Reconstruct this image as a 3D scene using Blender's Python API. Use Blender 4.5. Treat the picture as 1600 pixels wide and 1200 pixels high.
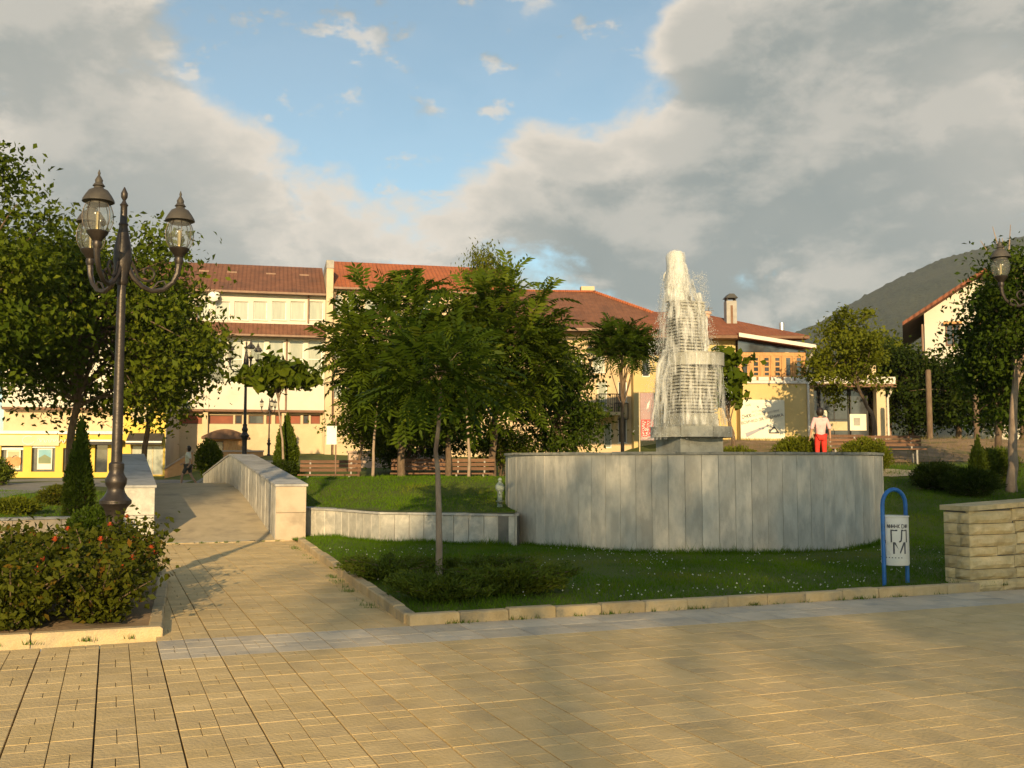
import bpy, bmesh, math, random
import numpy as np
from mathutils import Vector, Matrix, noise as mnoise

random.seed(7)
for o in list(bpy.data.objects):
    bpy.data.objects.remove(o, do_unlink=True)
SC = bpy.context.scene
COL = SC.collection
R = math.radians
PI = math.pi

# ------------------------------------------------------------------ camera
PITCH = R(4.36)
EYE = 1.6
cd = bpy.data.cameras.new("camera")
cd.sensor_width = 36.0
cd.lens = 36.0
cd.clip_start = 0.1
cd.clip_end = 12000
cam = bpy.data.objects.new("camera", cd)
COL.objects.link(cam)
cam.location = (0, 0, EYE)
cam.rotation_euler = (R(90) + PITCH, 0, 0)
SC.camera = cam

# ------------------------------------------------------------------ light
SUN_EL = R(15.0)
SUN_AZ = R(-1.5)            # the light travels almost straight along the view, slightly left
sl = bpy.data.lights.new("sun", 'SUN')
sl.energy = 5.0
sl.angle = R(0.55)
sl.color = (1.0, 0.74, 0.40)
sun = bpy.data.objects.new("sun", sl)
COL.objects.link(sun)
LDIR = Vector((math.sin(SUN_AZ) * math.cos(SUN_EL), math.cos(SUN_AZ) * math.cos(SUN_EL), -math.sin(SUN_EL)))
sun.rotation_euler = LDIR.to_track_quat('-Z', 'Y').to_euler()
sun.location = (0, -30, 30)

def ray(x, y):
    a = (x - 800) / 1600.0
    b = (600 - y) / 1600.0
    c, s = math.cos(PITCH), math.sin(PITCH)
    return Vector((a, c - b * s, s + b * c))

def build_world():
    w = bpy.data.worlds.new("World")
    SC.world = w
    w.use_nodes = True
    nt = w.node_tree
    N, L = nt.nodes, nt.links
    N.clear()
    out = N.new('ShaderNodeOutputWorld')
    bg = N.new('ShaderNodeBackground')
    bg.inputs[1].default_value = 0.085
    L.new(bg.outputs[0], out.inputs[0])
    sky = N.new('ShaderNodeTexSky')
    sky.sky_type = 'NISHITA'
    sky.sun_disc = False
    sky.sun_elevation = SUN_EL
    sky.sun_rotation = math.atan2(-LDIR.x, -LDIR.y)
    sky.altitude = 600
    sky.dust_density = 0.8
    sky.ozone_density = 1.6
    tc = N.new('ShaderNodeTexCoord')
    D = tc.outputs['Generated']

    def math_(op, a, b=None, c=None, clamp=False):
        n = N.new('ShaderNodeMath'); n.operation = op; n.use_clamp = clamp
        for i, v in enumerate((a, b, c)):
            if v is None: continue
            if isinstance(v, (int, float)): n.inputs[i].default_value = v
            else: L.new(v, n.inputs[i])
        return n.outputs[0]

    def vmath(op, a, b):
        n = N.new('ShaderNodeVectorMath'); n.operation = op
        for i, v in enumerate((a, b)):
            if isinstance(v, (tuple, Vector)): n.inputs[i].default_value = tuple(v)
            else: L.new(v, n.inputs[i])
        return n

    def smooth(v, a, b, o0=0.0, o1=1.0):
        n = N.new('ShaderNodeMapRange'); n.interpolation_type = 'SMOOTHSTEP'
        L.new(v, n.inputs[0])
        for i, q in enumerate((a, b, o0, o1)): n.inputs[i + 1].default_value = q
        return n.outputs[0]

    def fbm(vec, scale, detail, rough=0.55, dist=0.0):
        n = N.new('ShaderNodeTexNoise'); n.noise_dimensions = '3D'
        L.new(vec, n.inputs['Vector'])
        n.inputs['Scale'].default_value = scale
        n.inputs['Detail'].default_value = detail
        n.inputs['Roughness'].default_value = rough
        n.inputs['Distortion'].default_value = dist
        return n.outputs[0]

    # where the cloud banks stand (direction, angular radius, weight)
    blobs = [((60, 130), .20, .42), ((180, 330), .20, .36), ((430, 300), .15, .42), ((640, 330), .13, .36),
             ((860, 230), .085, .42), ((1040, 240), .11, .34), ((1250, 120), .20, .50), ((1330, 330), .24, .46), ((1560, 200), .20, .42),
             ((1120, 60), .05, .35), ((900, 420), .18, .34), ((830, 20), .04, .34),
             ((885, 100), .035, .22), 
             ((620, 110), .17, -.62), ((950, 75), .11, -.62), ((690, 240), .075, -.46), ((480, 20), .15, -.46), ((800, 60), .10, -.45), ((900, 150), .05, -.3), ((1480, 175), .07, .12), ((440, 118), .03, .22), ((480, 150), .028, .22), ((375, 100), .03, .2), ((835, 18), .035, .5), ((885, 98), .03, .45), ((700, 205), .03, .42), ((1075, 45), .045, .62)]

    def density(vec):
        warp = vmath('MULTIPLY', vec, (1.0, 1.0, 1.7)).outputs[0]
        f = fbm(warp, 6.5, 10, .6, .15)
        d = math_('SUBTRACT', f, 0.5)
        d = math_('MULTIPLY', d, 2.7)
        d = math_('ADD', d, 0.06)
        for (p, r, wgt) in blobs:
            c = ray(*p).normalized()
            dist = vmath('DISTANCE', vec, c).outputs['Value']
            g = smooth(dist, r * 1.35, 0.0, 0.0, wgt)
            d = math_('ADD', d, g)
        return d

    d0 = density(D)
    up = vmath('ADD', D, (-0.012, 0.0, 0.034)).outputs[0]
    d1 = density(up)
    cover = smooth(d0, -0.04, 0.44)
    lit = math_('SUBTRACT', d0, d1)
    lit = smooth(lit, -0.22, 0.42)
    # thin parts show brighter than thick ones
    pf = fbm(vmath('MULTIPLY', D, (1.0, 1.0, 1.9)).outputs[0], 15.0, 7, .58, .1)
    puff = smooth(pf, .555, .66, 0.0, .78)
    cover = math_('MAXIMUM', cover, puff)
    lit = math_('ADD', lit, math_('MULTIPLY', puff, .35))
    thick = smooth(d0, 0.15, 0.95)
    for (p, r, wgt) in [((430, 250), .13, .55), ((560, 300), .12, .5), ((740, 340), .10, .5), ((860, 205), .07, .7), ((1000, 190), .06, .5), ((1530, 150), .07, .6),
                        ((1080, 45), .06, .6), ((130, 60), .14, .3), ((1560, 280), .07, .3), ((1300, 440), .05, .3), ((440, 120), .07, .4)]:
        g = smooth(vmath('DISTANCE', D, ray(*p).normalized()).outputs['Value'], r * 1.3, 0.0, 0.0, wgt)
        lit = math_('ADD', lit, g)
    lit = math_('MINIMUM', lit, 1.15)
    lit2 = math_('MULTIPLY', lit, math_('SUBTRACT', 1.0, math_('MULTIPLY', thick, 0.55)))

    def mixc(f, a, b):
        n = N.new('ShaderNodeMix'); n.data_type = 'RGBA'
        if isinstance(f, (int, float)): n.inputs[0].default_value = f
        else: L.new(f, n.inputs[0])
        for i, v in ((6, a), (7, b)):
            if isinstance(v, tuple): n.inputs[i].default_value = v + (1,)
            else: L.new(v, n.inputs[i])
        return n.outputs[2]

    shade = fbm(D, 3.0, 4, .5)
    grey = mixc(smooth(shade, .38, .62), (2.3, 2.66, 2.62), (2.95, 3.15, 3.0))
    cloud = mixc(lit2, grey, (7.2, 6.45, 5.5))
    blue = N.new('ShaderNodeMix'); blue.data_type = 'RGBA'; blue.blend_type = 'MULTIPLY'
    blue.inputs[0].default_value = 1.0
    L.new(sky.outputs[0], blue.inputs[6])
    blue.inputs[7].default_value = (1.42, 1.58, 1.42, 1)
    cov = math_('ADD', math_('MULTIPLY', cover, 0.90), 0.05)
    col = mixc(cov, blue.outputs[2], cloud)
    # the lowest band of the sky stays a little hazy
    L.new(col, bg.inputs[0])

build_world()
SC.view_settings.view_transform = 'Standard'
SC.view_settings.look = 'None'
SC.view_settings.exposure = 0.42
SC.view_settings.gamma = 1.0
SC.view_settings.use_curve_mapping = False
SC.cycles.max_bounces = 6
SC.cycles.diffuse_bounces = 3
SC.cycles.transparent_max_bounces = 12

# ------------------------------------------------------------------ helpers
def px(x, y, d):
    r = ray(x, y)
    t = d / r.y
    return Vector((r.x * t, d, EYE + r.z * t))

def gnd(x, y, z=0.0):
    r = ray(x, y)
    t = (z - EYE) / r.z
    return Vector((r.x * t, r.y * t, z))

PHI = R(21.3)
CU, SU = math.cos(PHI), math.sin(PHI)
UX = Vector((CU, SU, 0)); VX = Vector((-SU, CU, 0))
KM = gnd(640, 978)
def G(u, v, z=0.0):
    return Vector((KM.x + u * CU - v * SU, KM.y + u * SU + v * CU, z))
def toG(p):
    dx, dy = p[0] - KM.x, p[1] - KM.y
    return (dx * CU + dy * SU, -dx * SU + dy * CU)

def sstep(a, b, x):
    t = min(1.0, max(0.0, (x - a) / (b - a)))
    return t * t * (3 - 2 * t)

def lerps(tab, x):
    if x <= tab[0][0]: return tab[0][1]
    for (a, va), (b, vb) in zip(tab, tab[1:]):
        if x <= b: return va + (vb - va) * (x - a) / (b - a)
    return tab[-1][1]

def tag(o, label=None, cat=None, group=None, kind=None):
    if label: o['label'] = label
    if cat: o['category'] = cat
    if group: o['group'] = group
    if kind: o['kind'] = kind
    return o

def empty(name, loc=(0, 0, 0), rz=0.0, label=None, cat=None, group=None):
    o = bpy.data.objects.new(name, None)
    COL.objects.link(o)
    o.empty_display_size = 0.2
    o.location = loc
    o.rotation_euler = (0, 0, rz)
    return tag(o, label, cat, group)

def inst(name, mesh, parent=None, M=None):
    o = bpy.data.objects.new(name, mesh)
    COL.objects.link(o)
    if parent: o.parent = parent
    if M is not None: o.matrix_basis = M
    return o

class MB:
    def __init__(s, M=None):
        s.v = []; s.f = []; s.M = M
    def add(s, vs, fs):
        b = len(s.v)
        for p in vs:
            p = Vector(p)
            s.v.append(tuple(s.M @ p) if s.M is not None else tuple(p))
        for f in fs: s.f.append([b + i for i in f])
        return s
    def box(s, x0, x1, y0, y1, z0, z1):
        return s.add([(x0,y0,z0),(x1,y0,z0),(x1,y1,z0),(x0,y1,z0),(x0,y0,z1),(x1,y0,z1),(x1,y1,z1),(x0,y1,z1)],
              [(0,3,2,1),(4,5,6,7),(0,1,5,4),(1,2,6,5),(2,3,7,6),(3,0,4,7)])
    def cbox(s, x0, x1, y0, y1, z0, z1, b=0.01):
        m = z1 - b
        return s.add([(x0,y0,z0),(x1,y0,z0),(x1,y1,z0),(x0,y1,z0),(x0,y0,m),(x1,y0,m),(x1,y1,m),(x0,y1,m),
               (x0+b,y0+b,z1),(x1-b,y0+b,z1),(x1-b,y1-b,z1),(x0+b,y1-b,z1)],
              [(0,3,2,1),(8,9,10,11),(0,1,5,4),(1,2,6,5),(2,3,7,6),(3,0,4,7),(4,5,9,8),(5,6,10,9),(6,7,11,10),(7,4,8,11)])
    def bar(s, p, q, w, h=None):
        p, q = Vector(p), Vector(q); h = h or w
        d = (q - p); l = d.length; d.normalize()
        up = Vector((0,0,1)) if abs(d.z) < .95 else Vector((0,1,0))
        a = d.cross(up).normalized() * (w/2); b = a.cross(d).normalized() * (h/2)
        vs = [p-a-b, p+a-b, p+a+b, p-a+b, q-a-b, q+a-b, q+a+b, q-a+b]
        return s.add(vs, [(0,3,2,1),(4,5,6,7),(0,1,5,4),(1,2,6,5),(2,3,7,6),(3,0,4,7)])
    def prism(s, poly, z0, z1):
        n = len(poly)
        vs = [(p[0],p[1],z0) for p in poly] + [(p[0],p[1],z1) for p in poly]
        fs = [tuple(range(n-1,-1,-1)), tuple(range(n,2*n))]
        fs += [(i,(i+1)%n,n+(i+1)%n,n+i) for i in range(n)]
        return s.add(vs, fs)
    def slab_xz(s, poly, y0, y1):       # polygon in x,z pushed along y
        n = len(poly)
        vs = [(p[0],y0,p[1]) for p in poly] + [(p[0],y1,p[1]) for p in poly]
        fs = [tuple(range(n)), tuple(range(2*n-1,n-1,-1))]
        fs += [(n+i,n+(i+1)%n,(i+1)%n,i) for i in range(n)]
        return s.add(vs, fs)
    def tube(s, pts, rad, n=8, cap=True):
        pts = [Vector(p) for p in pts]
        if isinstance(rad, (int,float)): rad = [rad]*len(pts)
        ref = None; rings = []; vs = []
        for i, p in enumerate(pts):
            t = (pts[min(i+1,len(pts)-1)] - pts[max(i-1,0)])
            if t.length < 1e-9: t = Vector((0,0,1))
            t.normalize()
            if ref is None:
                ref = Vector((1,0,0)) if abs(t.x) < .8 else Vector((0,1,0))
            a = (ref - t*ref.dot(t)).normalized(); b = t.cross(a); ref = a
            for k in range(n):
                an = 2*PI*k/n
                vs.append(p + (a*math.cos(an) + b*math.sin(an))*rad[i])
        fs = []
        for i in range(len(pts)-1):
            for k in range(n):
                fs.append((i*n+k, i*n+(k+1)%n, (i+1)*n+(k+1)%n, (i+1)*n+k))
        if cap:
            fs.append(tuple(range(n-1,-1,-1))); fs.append(tuple((len(pts)-1)*n+k for k in range(n)))
        return s.add(vs, fs)
    def lathe(s, prof, n=16, c=(0,0,0)):
        vs = []; fs = []
        for r, z in prof:
            for k in range(n):
                an = 2*PI*(k+.5)/n
                vs.append((c[0]+r*math.cos(an), c[1]+r*math.sin(an), c[2]+z))
        for i in range(len(prof)-1):
            for k in range(n):
                fs.append((i*n+k, i*n+(k+1)%n, (i+1)*n+(k+1)%n, (i+1)*n+k))
        fs.append(tuple(range(n-1,-1,-1))); fs.append(tuple((len(prof)-1)*n+k for k in range(n)))
        return s.add(vs, fs)
    def mesh(s, name, mat, smooth=False):
        me = bpy.data.meshes.new(name)
        me.from_pydata(s.v, [], s.f)
        me.update()
        if mat: me.materials.append(mat)
        if smooth:
            me.polygons.foreach_set('use_smooth', [True]*len(me.polygons))
            try: me.set_sharp_from_angle(angle=R(42))
            except Exception: pass
        return me
    def build(s, name, mat, parent=None, smooth=False, M=None):
        return inst(name, s.mesh(name, mat, smooth), parent, M)

def np_mesh(name, V, F, mat, rnd=None):
    me = bpy.data.meshes.new(name)
    k = F.shape[1]; n = F.shape[0]
    me.vertices.add(len(V)); me.vertices.foreach_set('co', np.ascontiguousarray(V, dtype=np.float32).ravel())
    me.loops.add(n*k); me.loops.foreach_set('vertex_index', np.ascontiguousarray(F, dtype=np.int32).ravel())
    me.polygons.add(n); me.polygons.foreach_set('loop_start', np.arange(n, dtype=np.int32)*k)
    me.update(calc_edges=True)
    if rnd is not None:
        at = me.attributes.new('rnd', 'FLOAT', 'FACE')
        at.data.foreach_set('value', np.ascontiguousarray(rnd, dtype=np.float32))
    if mat: me.materials.append(mat)
    return me

def text(name, body, size, mat, parent, loc, rot=(PI/2,0,0), extr=0.004, sx=1.0):
    cu = bpy.data.curves.new(name, 'FONT')
    cu.body = body; cu.size = size; cu.extrude = extr; cu.resolution_u = 2
    cu.align_x = 'CENTER'; cu.align_y = 'CENTER'
    t = bpy.data.objects.new(name, cu); COL.objects.link(t)
    dg = bpy.context.evaluated_depsgraph_get()
    me = bpy.data.meshes.new_from_object(t.evaluated_get(dg))
    bpy.data.objects.remove(t, do_unlink=True)
    me.materials.clear(); me.materials.append(mat)
    o = inst(name, me, parent)
    o.location = loc; o.rotation_euler = rot; o.scale = (sx,1,1)
    return o

# ------------------------------------------------------------------ materials
MATS = {}
def pm(name, c1, c2=None, scale=4.0, rough=.75, bump=0.0, bscale=40.0, rnd=0.0, stretch=(1,1,1), metal=0.0,
       spec=.35, detail=6, c3=None, c3scale=1.2, lo=.35, hi=.65, c3lo=.5, c3hi=.7, coat=0.0):
    m = bpy.data.materials.new(name); m.use_nodes = True
    nt = m.node_tree; N, L = nt.nodes, nt.links
    b = N['Principled BSDF']
    b.inputs['Roughness'].default_value = rough
    b.inputs['Metallic'].default_value = metal
    b.inputs['Specular IOR Level'].default_value = spec
    if coat: b.inputs['Coat Weight'].default_value = coat; b.inputs['Coat Roughness'].default_value = .08
    c2 = c2 or c1
    tc = N.new('ShaderNodeTexCoord'); vec = tc.outputs['Object']
    oi = N.new('ShaderNodeObjectInfo')
    if rnd:
        mul = N.new('ShaderNodeMath'); mul.operation = 'MULTIPLY'; mul.inputs[1].default_value = 37.0
        L.new(oi.outputs['Random'], mul.inputs[0])
        ad = N.new('ShaderNodeVectorMath'); ad.operation = 'ADD'
        L.new(vec, ad.inputs[0]); L.new(mul.outputs[0], ad.inputs[1]); vec = ad.outputs[0]
    mp = N.new('ShaderNodeMapping'); mp.inputs['Scale'].default_value = stretch
    L.new(vec, mp.inputs[0])
    nz = N.new('ShaderNodeTexNoise'); nz.inputs['Scale'].default_value = scale; nz.inputs['Detail'].default_value = detail
    nz.inputs['Roughness'].default_value = .6
    L.new(mp.outputs[0], nz.inputs['Vector'])
    rp = N.new('ShaderNodeValToRGB')
    rp.color_ramp.elements[0].position = lo; rp.color_ramp.elements[0].color = tuple(c1)+(1,)
    rp.color_ramp.elements[1].position = hi; rp.color_ramp.elements[1].color = tuple(c2)+(1,)
    L.new(nz.outputs[0], rp.inputs[0]); col = rp.outputs[0]
    if c3:
        n3 = N.new('ShaderNodeTexNoise'); n3.inputs['Scale'].default_value = c3scale; n3.inputs['Detail'].default_value = 7
        n3.inputs['Roughness'].default_value = .65
        L.new(mp.outputs[0], n3.inputs['Vector'])
        mr = N.new('ShaderNodeMapRange'); mr.inputs[1].default_value = c3lo; mr.inputs[2].default_value = c3hi
        L.new(n3.outputs[0], mr.inputs[0])
        mx = N.new('ShaderNodeMix'); mx.data_type = 'RGBA'
        L.new(mr.outputs[0], mx.inputs[0]); L.new(col, mx.inputs[6]); mx.inputs[7].default_value = tuple(c3)+(1,)
        col = mx.outputs[2]
    if rnd:
        hs = N.new('ShaderNodeHueSaturation')
        mr2 = N.new('ShaderNodeMapRange'); mr2.inputs[3].default_value = 1-rnd; mr2.inputs[4].default_value = 1+rnd
        L.new(oi.outputs['Random'], mr2.inputs[0]); L.new(mr2.outputs[0], hs.inputs['Value'])
        L.new(col, hs.inputs['Color']); col = hs.outputs[0]
    L.new(col, b.inputs['Base Color'])
    if bump:
        nb = N.new('ShaderNodeTexNoise'); nb.inputs['Scale'].default_value = bscale; nb.inputs['Detail'].default_value = 5
        L.new(mp.outputs[0], nb.inputs['Vector'])
        bp = N.new('ShaderNodeBump'); bp.inputs['Strength'].default_value = bump; bp.inputs['Distance'].default_value = .02
        L.new(nb.outputs[0], bp.inputs['Height']); L.new(bp.outputs[0], b.inputs['Normal'])
    MATS[name] = m
    return m

def leafmat(name, c1, c2, c3=None, trans=.32, rough=.5):
    m = bpy.data.materials.new(name); m.use_nodes = True
    nt = m.node_tree; N, L = nt.nodes, nt.links
    b = N['Principled BSDF']; out = N['Material Output']
    b.inputs['Roughness'].default_value = rough
    b.inputs['Specular IOR Level'].default_value = .07
    at = N.new('ShaderNodeAttribute'); at.attribute_name = 'rnd'
    rp = N.new('ShaderNodeValToRGB')
    rp.color_ramp.elements[0].color = tuple(c1)+(1,)
    rp.color_ramp.elements[1].color = tuple(c2)+(1,)
    if c3:
        rp.color_ramp.elements[1].position = .8
        e = rp.color_ramp.elements.new(1.0); e.color = tuple(c3)+(1,)
    L.new(at.outputs['Fac'], rp.inputs[0])
    L.new(rp.outputs[0], b.inputs['Base Color'])
    tr = N.new('ShaderNodeBsdfTranslucent')
    L.new(rp.outputs[0], tr.inputs[0])
    mx = N.new('ShaderNodeMixShader'); mx.inputs[0].default_value = trans
    L.new(b.outputs[0], mx.inputs[1]); L.new(tr.outputs[0], mx.inputs[2])
    L.new(mx.outputs[0], out.inputs[0])
    MATS[name] = m
    return m

pm('slab', (.54,.385,.17), (.64,.465,.225), 3.0, .85, .4, 45, rnd=.065, c3=(.42,.31,.165), c3scale=1.7, c3lo=.5, c3hi=.78)
pm('slab_grey', (.52,.43,.30), (.60,.50,.36), 3.0, .75, .2, 60, rnd=.10, c3=(.37,.33,.27), c3scale=2.2)
pm('mortar', (.13,.10,.065), (.20,.16,.105), 8, .95, .3, 60)
pm('kerb', (.44,.32,.16), (.54,.41,.23), 6, .85, .5, 50, rnd=.14, c3=(.22,.19,.13), c3scale=3)
pm('marble', (.375,.355,.305), (.485,.46,.395), 2.6, .5, .2, 14, rnd=.11, stretch=(2.2,.8,2.2), c3=(.60,.55,.46), c3scale=1.5, c3lo=.50, c3hi=.68, lo=.4, hi=.62)
pm('marble_warm', (.46,.36,.25), (.54,.43,.31), 2.0, .6, .25, 30, rnd=.1, c3=(.34,.27,.19), c3scale=1.4)
pm('cap', (.33,.32,.30), (.42,.405,.375), 5, .6, .3, 30, rnd=.1, c3=(.2,.19,.17), c3scale=2)
pm('rim', (.20,.20,.17), (.30,.29,.25), 5, .6, .3, 30, rnd=.12, c3=(.09,.09,.07), c3scale=3)
pm('core', (.12,.115,.10), (.17,.16,.14), 5, .9)
pm('deck', (.42,.335,.205), (.50,.40,.25), 3, .85, .3, 60, c3=(.28,.23,.16), c3scale=1.1)
pm('rock', (.52,.40,.20), (.66,.52,.29), 5, .85, 1.0, 14, rnd=.18, c3=(.38,.29,.15), c3scale=3)
pm('ledge', (.27,.27,.23), (.37,.36,.31), 4, .7, .4, 22, rnd=.14, c3=(.17,.16,.13), c3scale=2.5)
pm('grass_soil', (.055,.080,.006), (.085,.105,.009), 1.2, .95, .5, 30, c3=(.12,.085,.04), c3scale=.7, c3lo=.60, c3hi=.8)
pm('earth', (.20,.125,.06), (.30,.20,.11), 1.5, .95, .7, 18, c3=(.11,.10,.035), c3scale=.8, c3lo=.5, c3hi=.62)
pm('asphalt', (.16,.155,.14), (.21,.20,.18), 2, .9, .3, 60)
pm('sandpath', (.50,.40,.27), (.58,.47,.33), 2, .9, .3, 40)
pm('iron', (.040,.032,.028), (.065,.052,.042), 8, .42, .15, 40, metal=.55, spec=.5)
pm('iron_cap', (.055,.048,.040), (.085,.074,.06), 6, .6, .15, 40, metal=.2)
pm('blue_paint', (.02,.12,.38), (.03,.16,.46), 5, .4, .1, 30, c3=(.02,.08,.22), c3scale=6)
pm('white_paint', (.70,.68,.62), (.78,.76,.70), 5, .5, .1, 30, c3=(.55,.50,.42), c3scale=4, c3lo=.58)
pm('dark_paint', (.03,.03,.03), (.05,.05,.05), 5, .6)
pm('ink', (.05,.05,.06), (.09,.09,.10), 20, .7)
pm('wood', (.13,.062,.03), (.20,.10,.05), 6, .6, .4, 30, rnd=.18, stretch=(1,8,8), c3=(.10,.05,.025), c3scale=3)
pm('wood_honey', (.42,.20,.06), (.54,.28,.09), 5, .5, .2, 30, rnd=.1, stretch=(3,3,.6))
pm('bark', (.10,.065,.04), (.18,.125,.08), 9, .9, .9, 24, stretch=(1,1,.3))
pm('bark_pale', (.25,.18,.125), (.36,.27,.19), 9, .85, .6, 24, stretch=(1,1,.4), c3=(.15,.10,.07), c3scale=5)
pm('plaster_white', (.60,.555,.46), (.66,.61,.51), 1.2, .9, .15, 12, c3=(.50,.44,.34), c3scale=.6, c3lo=.52, c3hi=.8)
pm('plaster_cream', (.53,.42,.26), (.60,.48,.30), 1.2, .9, .2, 12, c3=(.50,.37,.22), c3scale=.7, c3lo=.5, c3hi=.75)
pm('plaster_yellow', (.54,.40,.17), (.60,.45,.20), 1.0, .9, .2, 12, c3=(.52,.38,.19), c3scale=.9, c3lo=.55, c3hi=.72)
pm('plaster_bright', (.66,.46,.08), (.70,.50,.10), 1.0, .85, .1, 12)
pm('plaster_tan', (.54,.40,.23), (.60,.46,.28), 1.0, .9, .2, 12, c3=(.44,.32,.18), c3scale=.7)
pm('plaster_grey_and_shade', (.34,.31,.27), (.40,.37,.32), 1.0, .9, .2, 12)
pm('plaster_pink', (.52,.34,.24), (.58,.39,.28), 1.0, .9, .2, 12)
pm('terracotta', (.50,.24,.09), (.58,.30,.12), 2, .85, .2, 20, c3=(.38,.18,.08), c3scale=1.5)
pm('brown_trim', (.16,.085,.05), (.22,.12,.07), 3, .8)
pm('red_strip', (.22,.065,.035), (.30,.09,.045), 1.5, .7, .1, 10, rnd=.12)
pm('curtain', (.27,.29,.235), (.36,.375,.30), 1.5, .25, .0, 10, rnd=.12, stretch=(4,1,.4), coat=.6)
pm('glass_dark', (.035,.04,.045), (.07,.075,.08), 2, .08, spec=.6, rnd=.2, coat=.5)
pm('gutter', (.20,.12,.08), (.28,.17,.11), 4, .6)
pm('brick_red', (.30,.12,.06), (.38,.17,.09), 6, .9, .4, 30)
pm('concrete', (.30,.28,.25), (.38,.36,.32), 4, .9, .3, 30)
pm('steel', (.55,.55,.53), (.62,.62,.60), 4, .3, metal=.8)
pm('skin', (.42,.24,.15), (.48,.28,.18), 4, .6)
pm('hair', (.015,.01,.008), (.03,.02,.014), 20, .5)
pm('shirt_pink', (.60,.36,.36), (.70,.45,.44), 9, .9, .9, 9)
pm('pants_red', (.62,.03,.02), (.70,.05,.03), 5, .85, .2, 20)
pm('shirt_white', (.62,.58,.44), (.70,.66,.52), 5, .9, .2, 20)
pm('shorts_dark', (.05,.045,.04), (.08,.075,.06), 5, .9)
pm('shoe', (.05,.04,.035), (.08,.07,.06), 5, .7)
pm('banner_white', (.70,.66,.52), (.76,.72,.58), 2, .7)
pm('banner_mauve', (.34,.22,.22), (.40,.27,.26), 2, .7)
pm('banner_red', (.52,.05,.05), (.58,.08,.07), 2, .7)
pm('letter_white', (.70,.66,.62), (.74,.70,.66), 2, .7)
pm('poster_orange', (.55,.20,.06), (.62,.30,.12), 2, .6)
pm('poster_sky', (.16,.36,.44), (.24,.42,.44), 1.2, .6)
pm('poster_green', (.16,.20,.10), (.22,.24,.13), 2, .6)
pm('poster_sand', (.45,.36,.20), (.52,.43,.27), 2, .6)
pm('awning', (.035,.03,.028), (.05,.045,.04), 3, .7)
pm('petal', (.45,.06,.02), (.60,.12,.03), 4, .6)
pm('pot_white', (.62,.56,.48), (.70,.64,.55), 4, .7)
pm('verdigris', (.19,.24,.21), (.30,.34,.29), 8, .5, .3, 30, c3=(.18,.22,.19), c3scale=6)
pm('stone_pink', (.42,.30,.22), (.50,.37,.28), 3, .9, .5, 20, rnd=.1)
pm('brass', (.62,.47,.22), (.70,.55,.28), 4, .35, metal=.6)

def roofmat(name, c1, c2, c3):
    m = pm(name, c1, c2, 2.5, .85, 0, c3=c3, c3scale=.8, c3lo=.5, c3hi=.75)
    N, L = m.node_tree.nodes, m.node_tree.links
    tc = N.new('ShaderNodeTexCoord')
    wv = N.new('ShaderNodeTexWave'); wv.wave_type = 'BANDS'; wv.bands_direction = 'X'
    wv.inputs['Scale'].default_value = 1.25; wv.inputs['Distortion'].default_value = .4
    wv2 = N.new('ShaderNodeTexWave'); wv2.bands_direction = 'Y'; wv2.wave_profile = 'SAW'; wv2.inputs['Scale'].default_value = .9
    L.new(tc.outputs['Object'], wv.inputs[0]); L.new(tc.outputs['Object'], wv2.inputs[0])
    ad = N.new('ShaderNodeMath'); L.new(wv.outputs[1], ad.inputs[0]); L.new(wv2.outputs[1], ad.inputs[1])
    bp = N.new('ShaderNodeBump'); bp.inputs['Strength'].default_value = .8; bp.inputs['Distance'].default_value = .06
    L.new(ad.outputs[0], bp.inputs['Height']); L.new(bp.outputs[0], N['Principled BSDF'].inputs['Normal'])
roofmat('roof_brown', (.145,.062,.036), (.20,.088,.05), (.10,.052,.036))
roofmat('roof_orange', (.30,.088,.035), (.37,.115,.045), (.23,.078,.035))
roofmat('roof_red', (.20,.068,.032), (.26,.092,.045), (.14,.055,.032))

leafmat('leaf_green', (0.045,0.075,0.0050), (0.105,0.135,0.0092), (0.160,0.170,0.0147))
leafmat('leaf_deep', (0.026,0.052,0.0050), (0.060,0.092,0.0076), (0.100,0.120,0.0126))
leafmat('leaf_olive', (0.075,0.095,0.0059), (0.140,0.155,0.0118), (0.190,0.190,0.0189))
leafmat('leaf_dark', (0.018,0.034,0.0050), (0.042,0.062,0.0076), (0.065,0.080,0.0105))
leafmat('leaf_frond', (0.040,0.068,0.0050), (0.095,0.135,0.0092), (0.160,0.170,0.0147), trans=.4)
leafmat('leaf_frond_deep', (0.022,0.046,0.0042), (0.058,0.092,0.0076), (0.105,0.125,0.0126), trans=.36)
leafmat('leaf_thuja', (0.030,0.055,0.0042), (0.065,0.092,0.0067), (0.090,0.100,0.0092), trans=.15)
leafmat('leaf_juniper', (.05,.08,.009), (.105,.135,.013), (.15,.165,.016), trans=.15)
leafmat('leaf_rose', (0.040,0.050,0.0050), (0.090,0.100,0.0090), (0.170,0.070,0.0105))
leafmat('grass_blade', (.055,.125,.004), (.10,.18,.008), (.17,.19,.018), trans=.3, rough=.9)
leafmat('dry_grass', (.16,.13,.05), (.24,.20,.08), (.12,.14,.03), trans=.3)
leafmat('clover', (.60,.60,.52), (.72,.72,.64), trans=.2)

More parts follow.
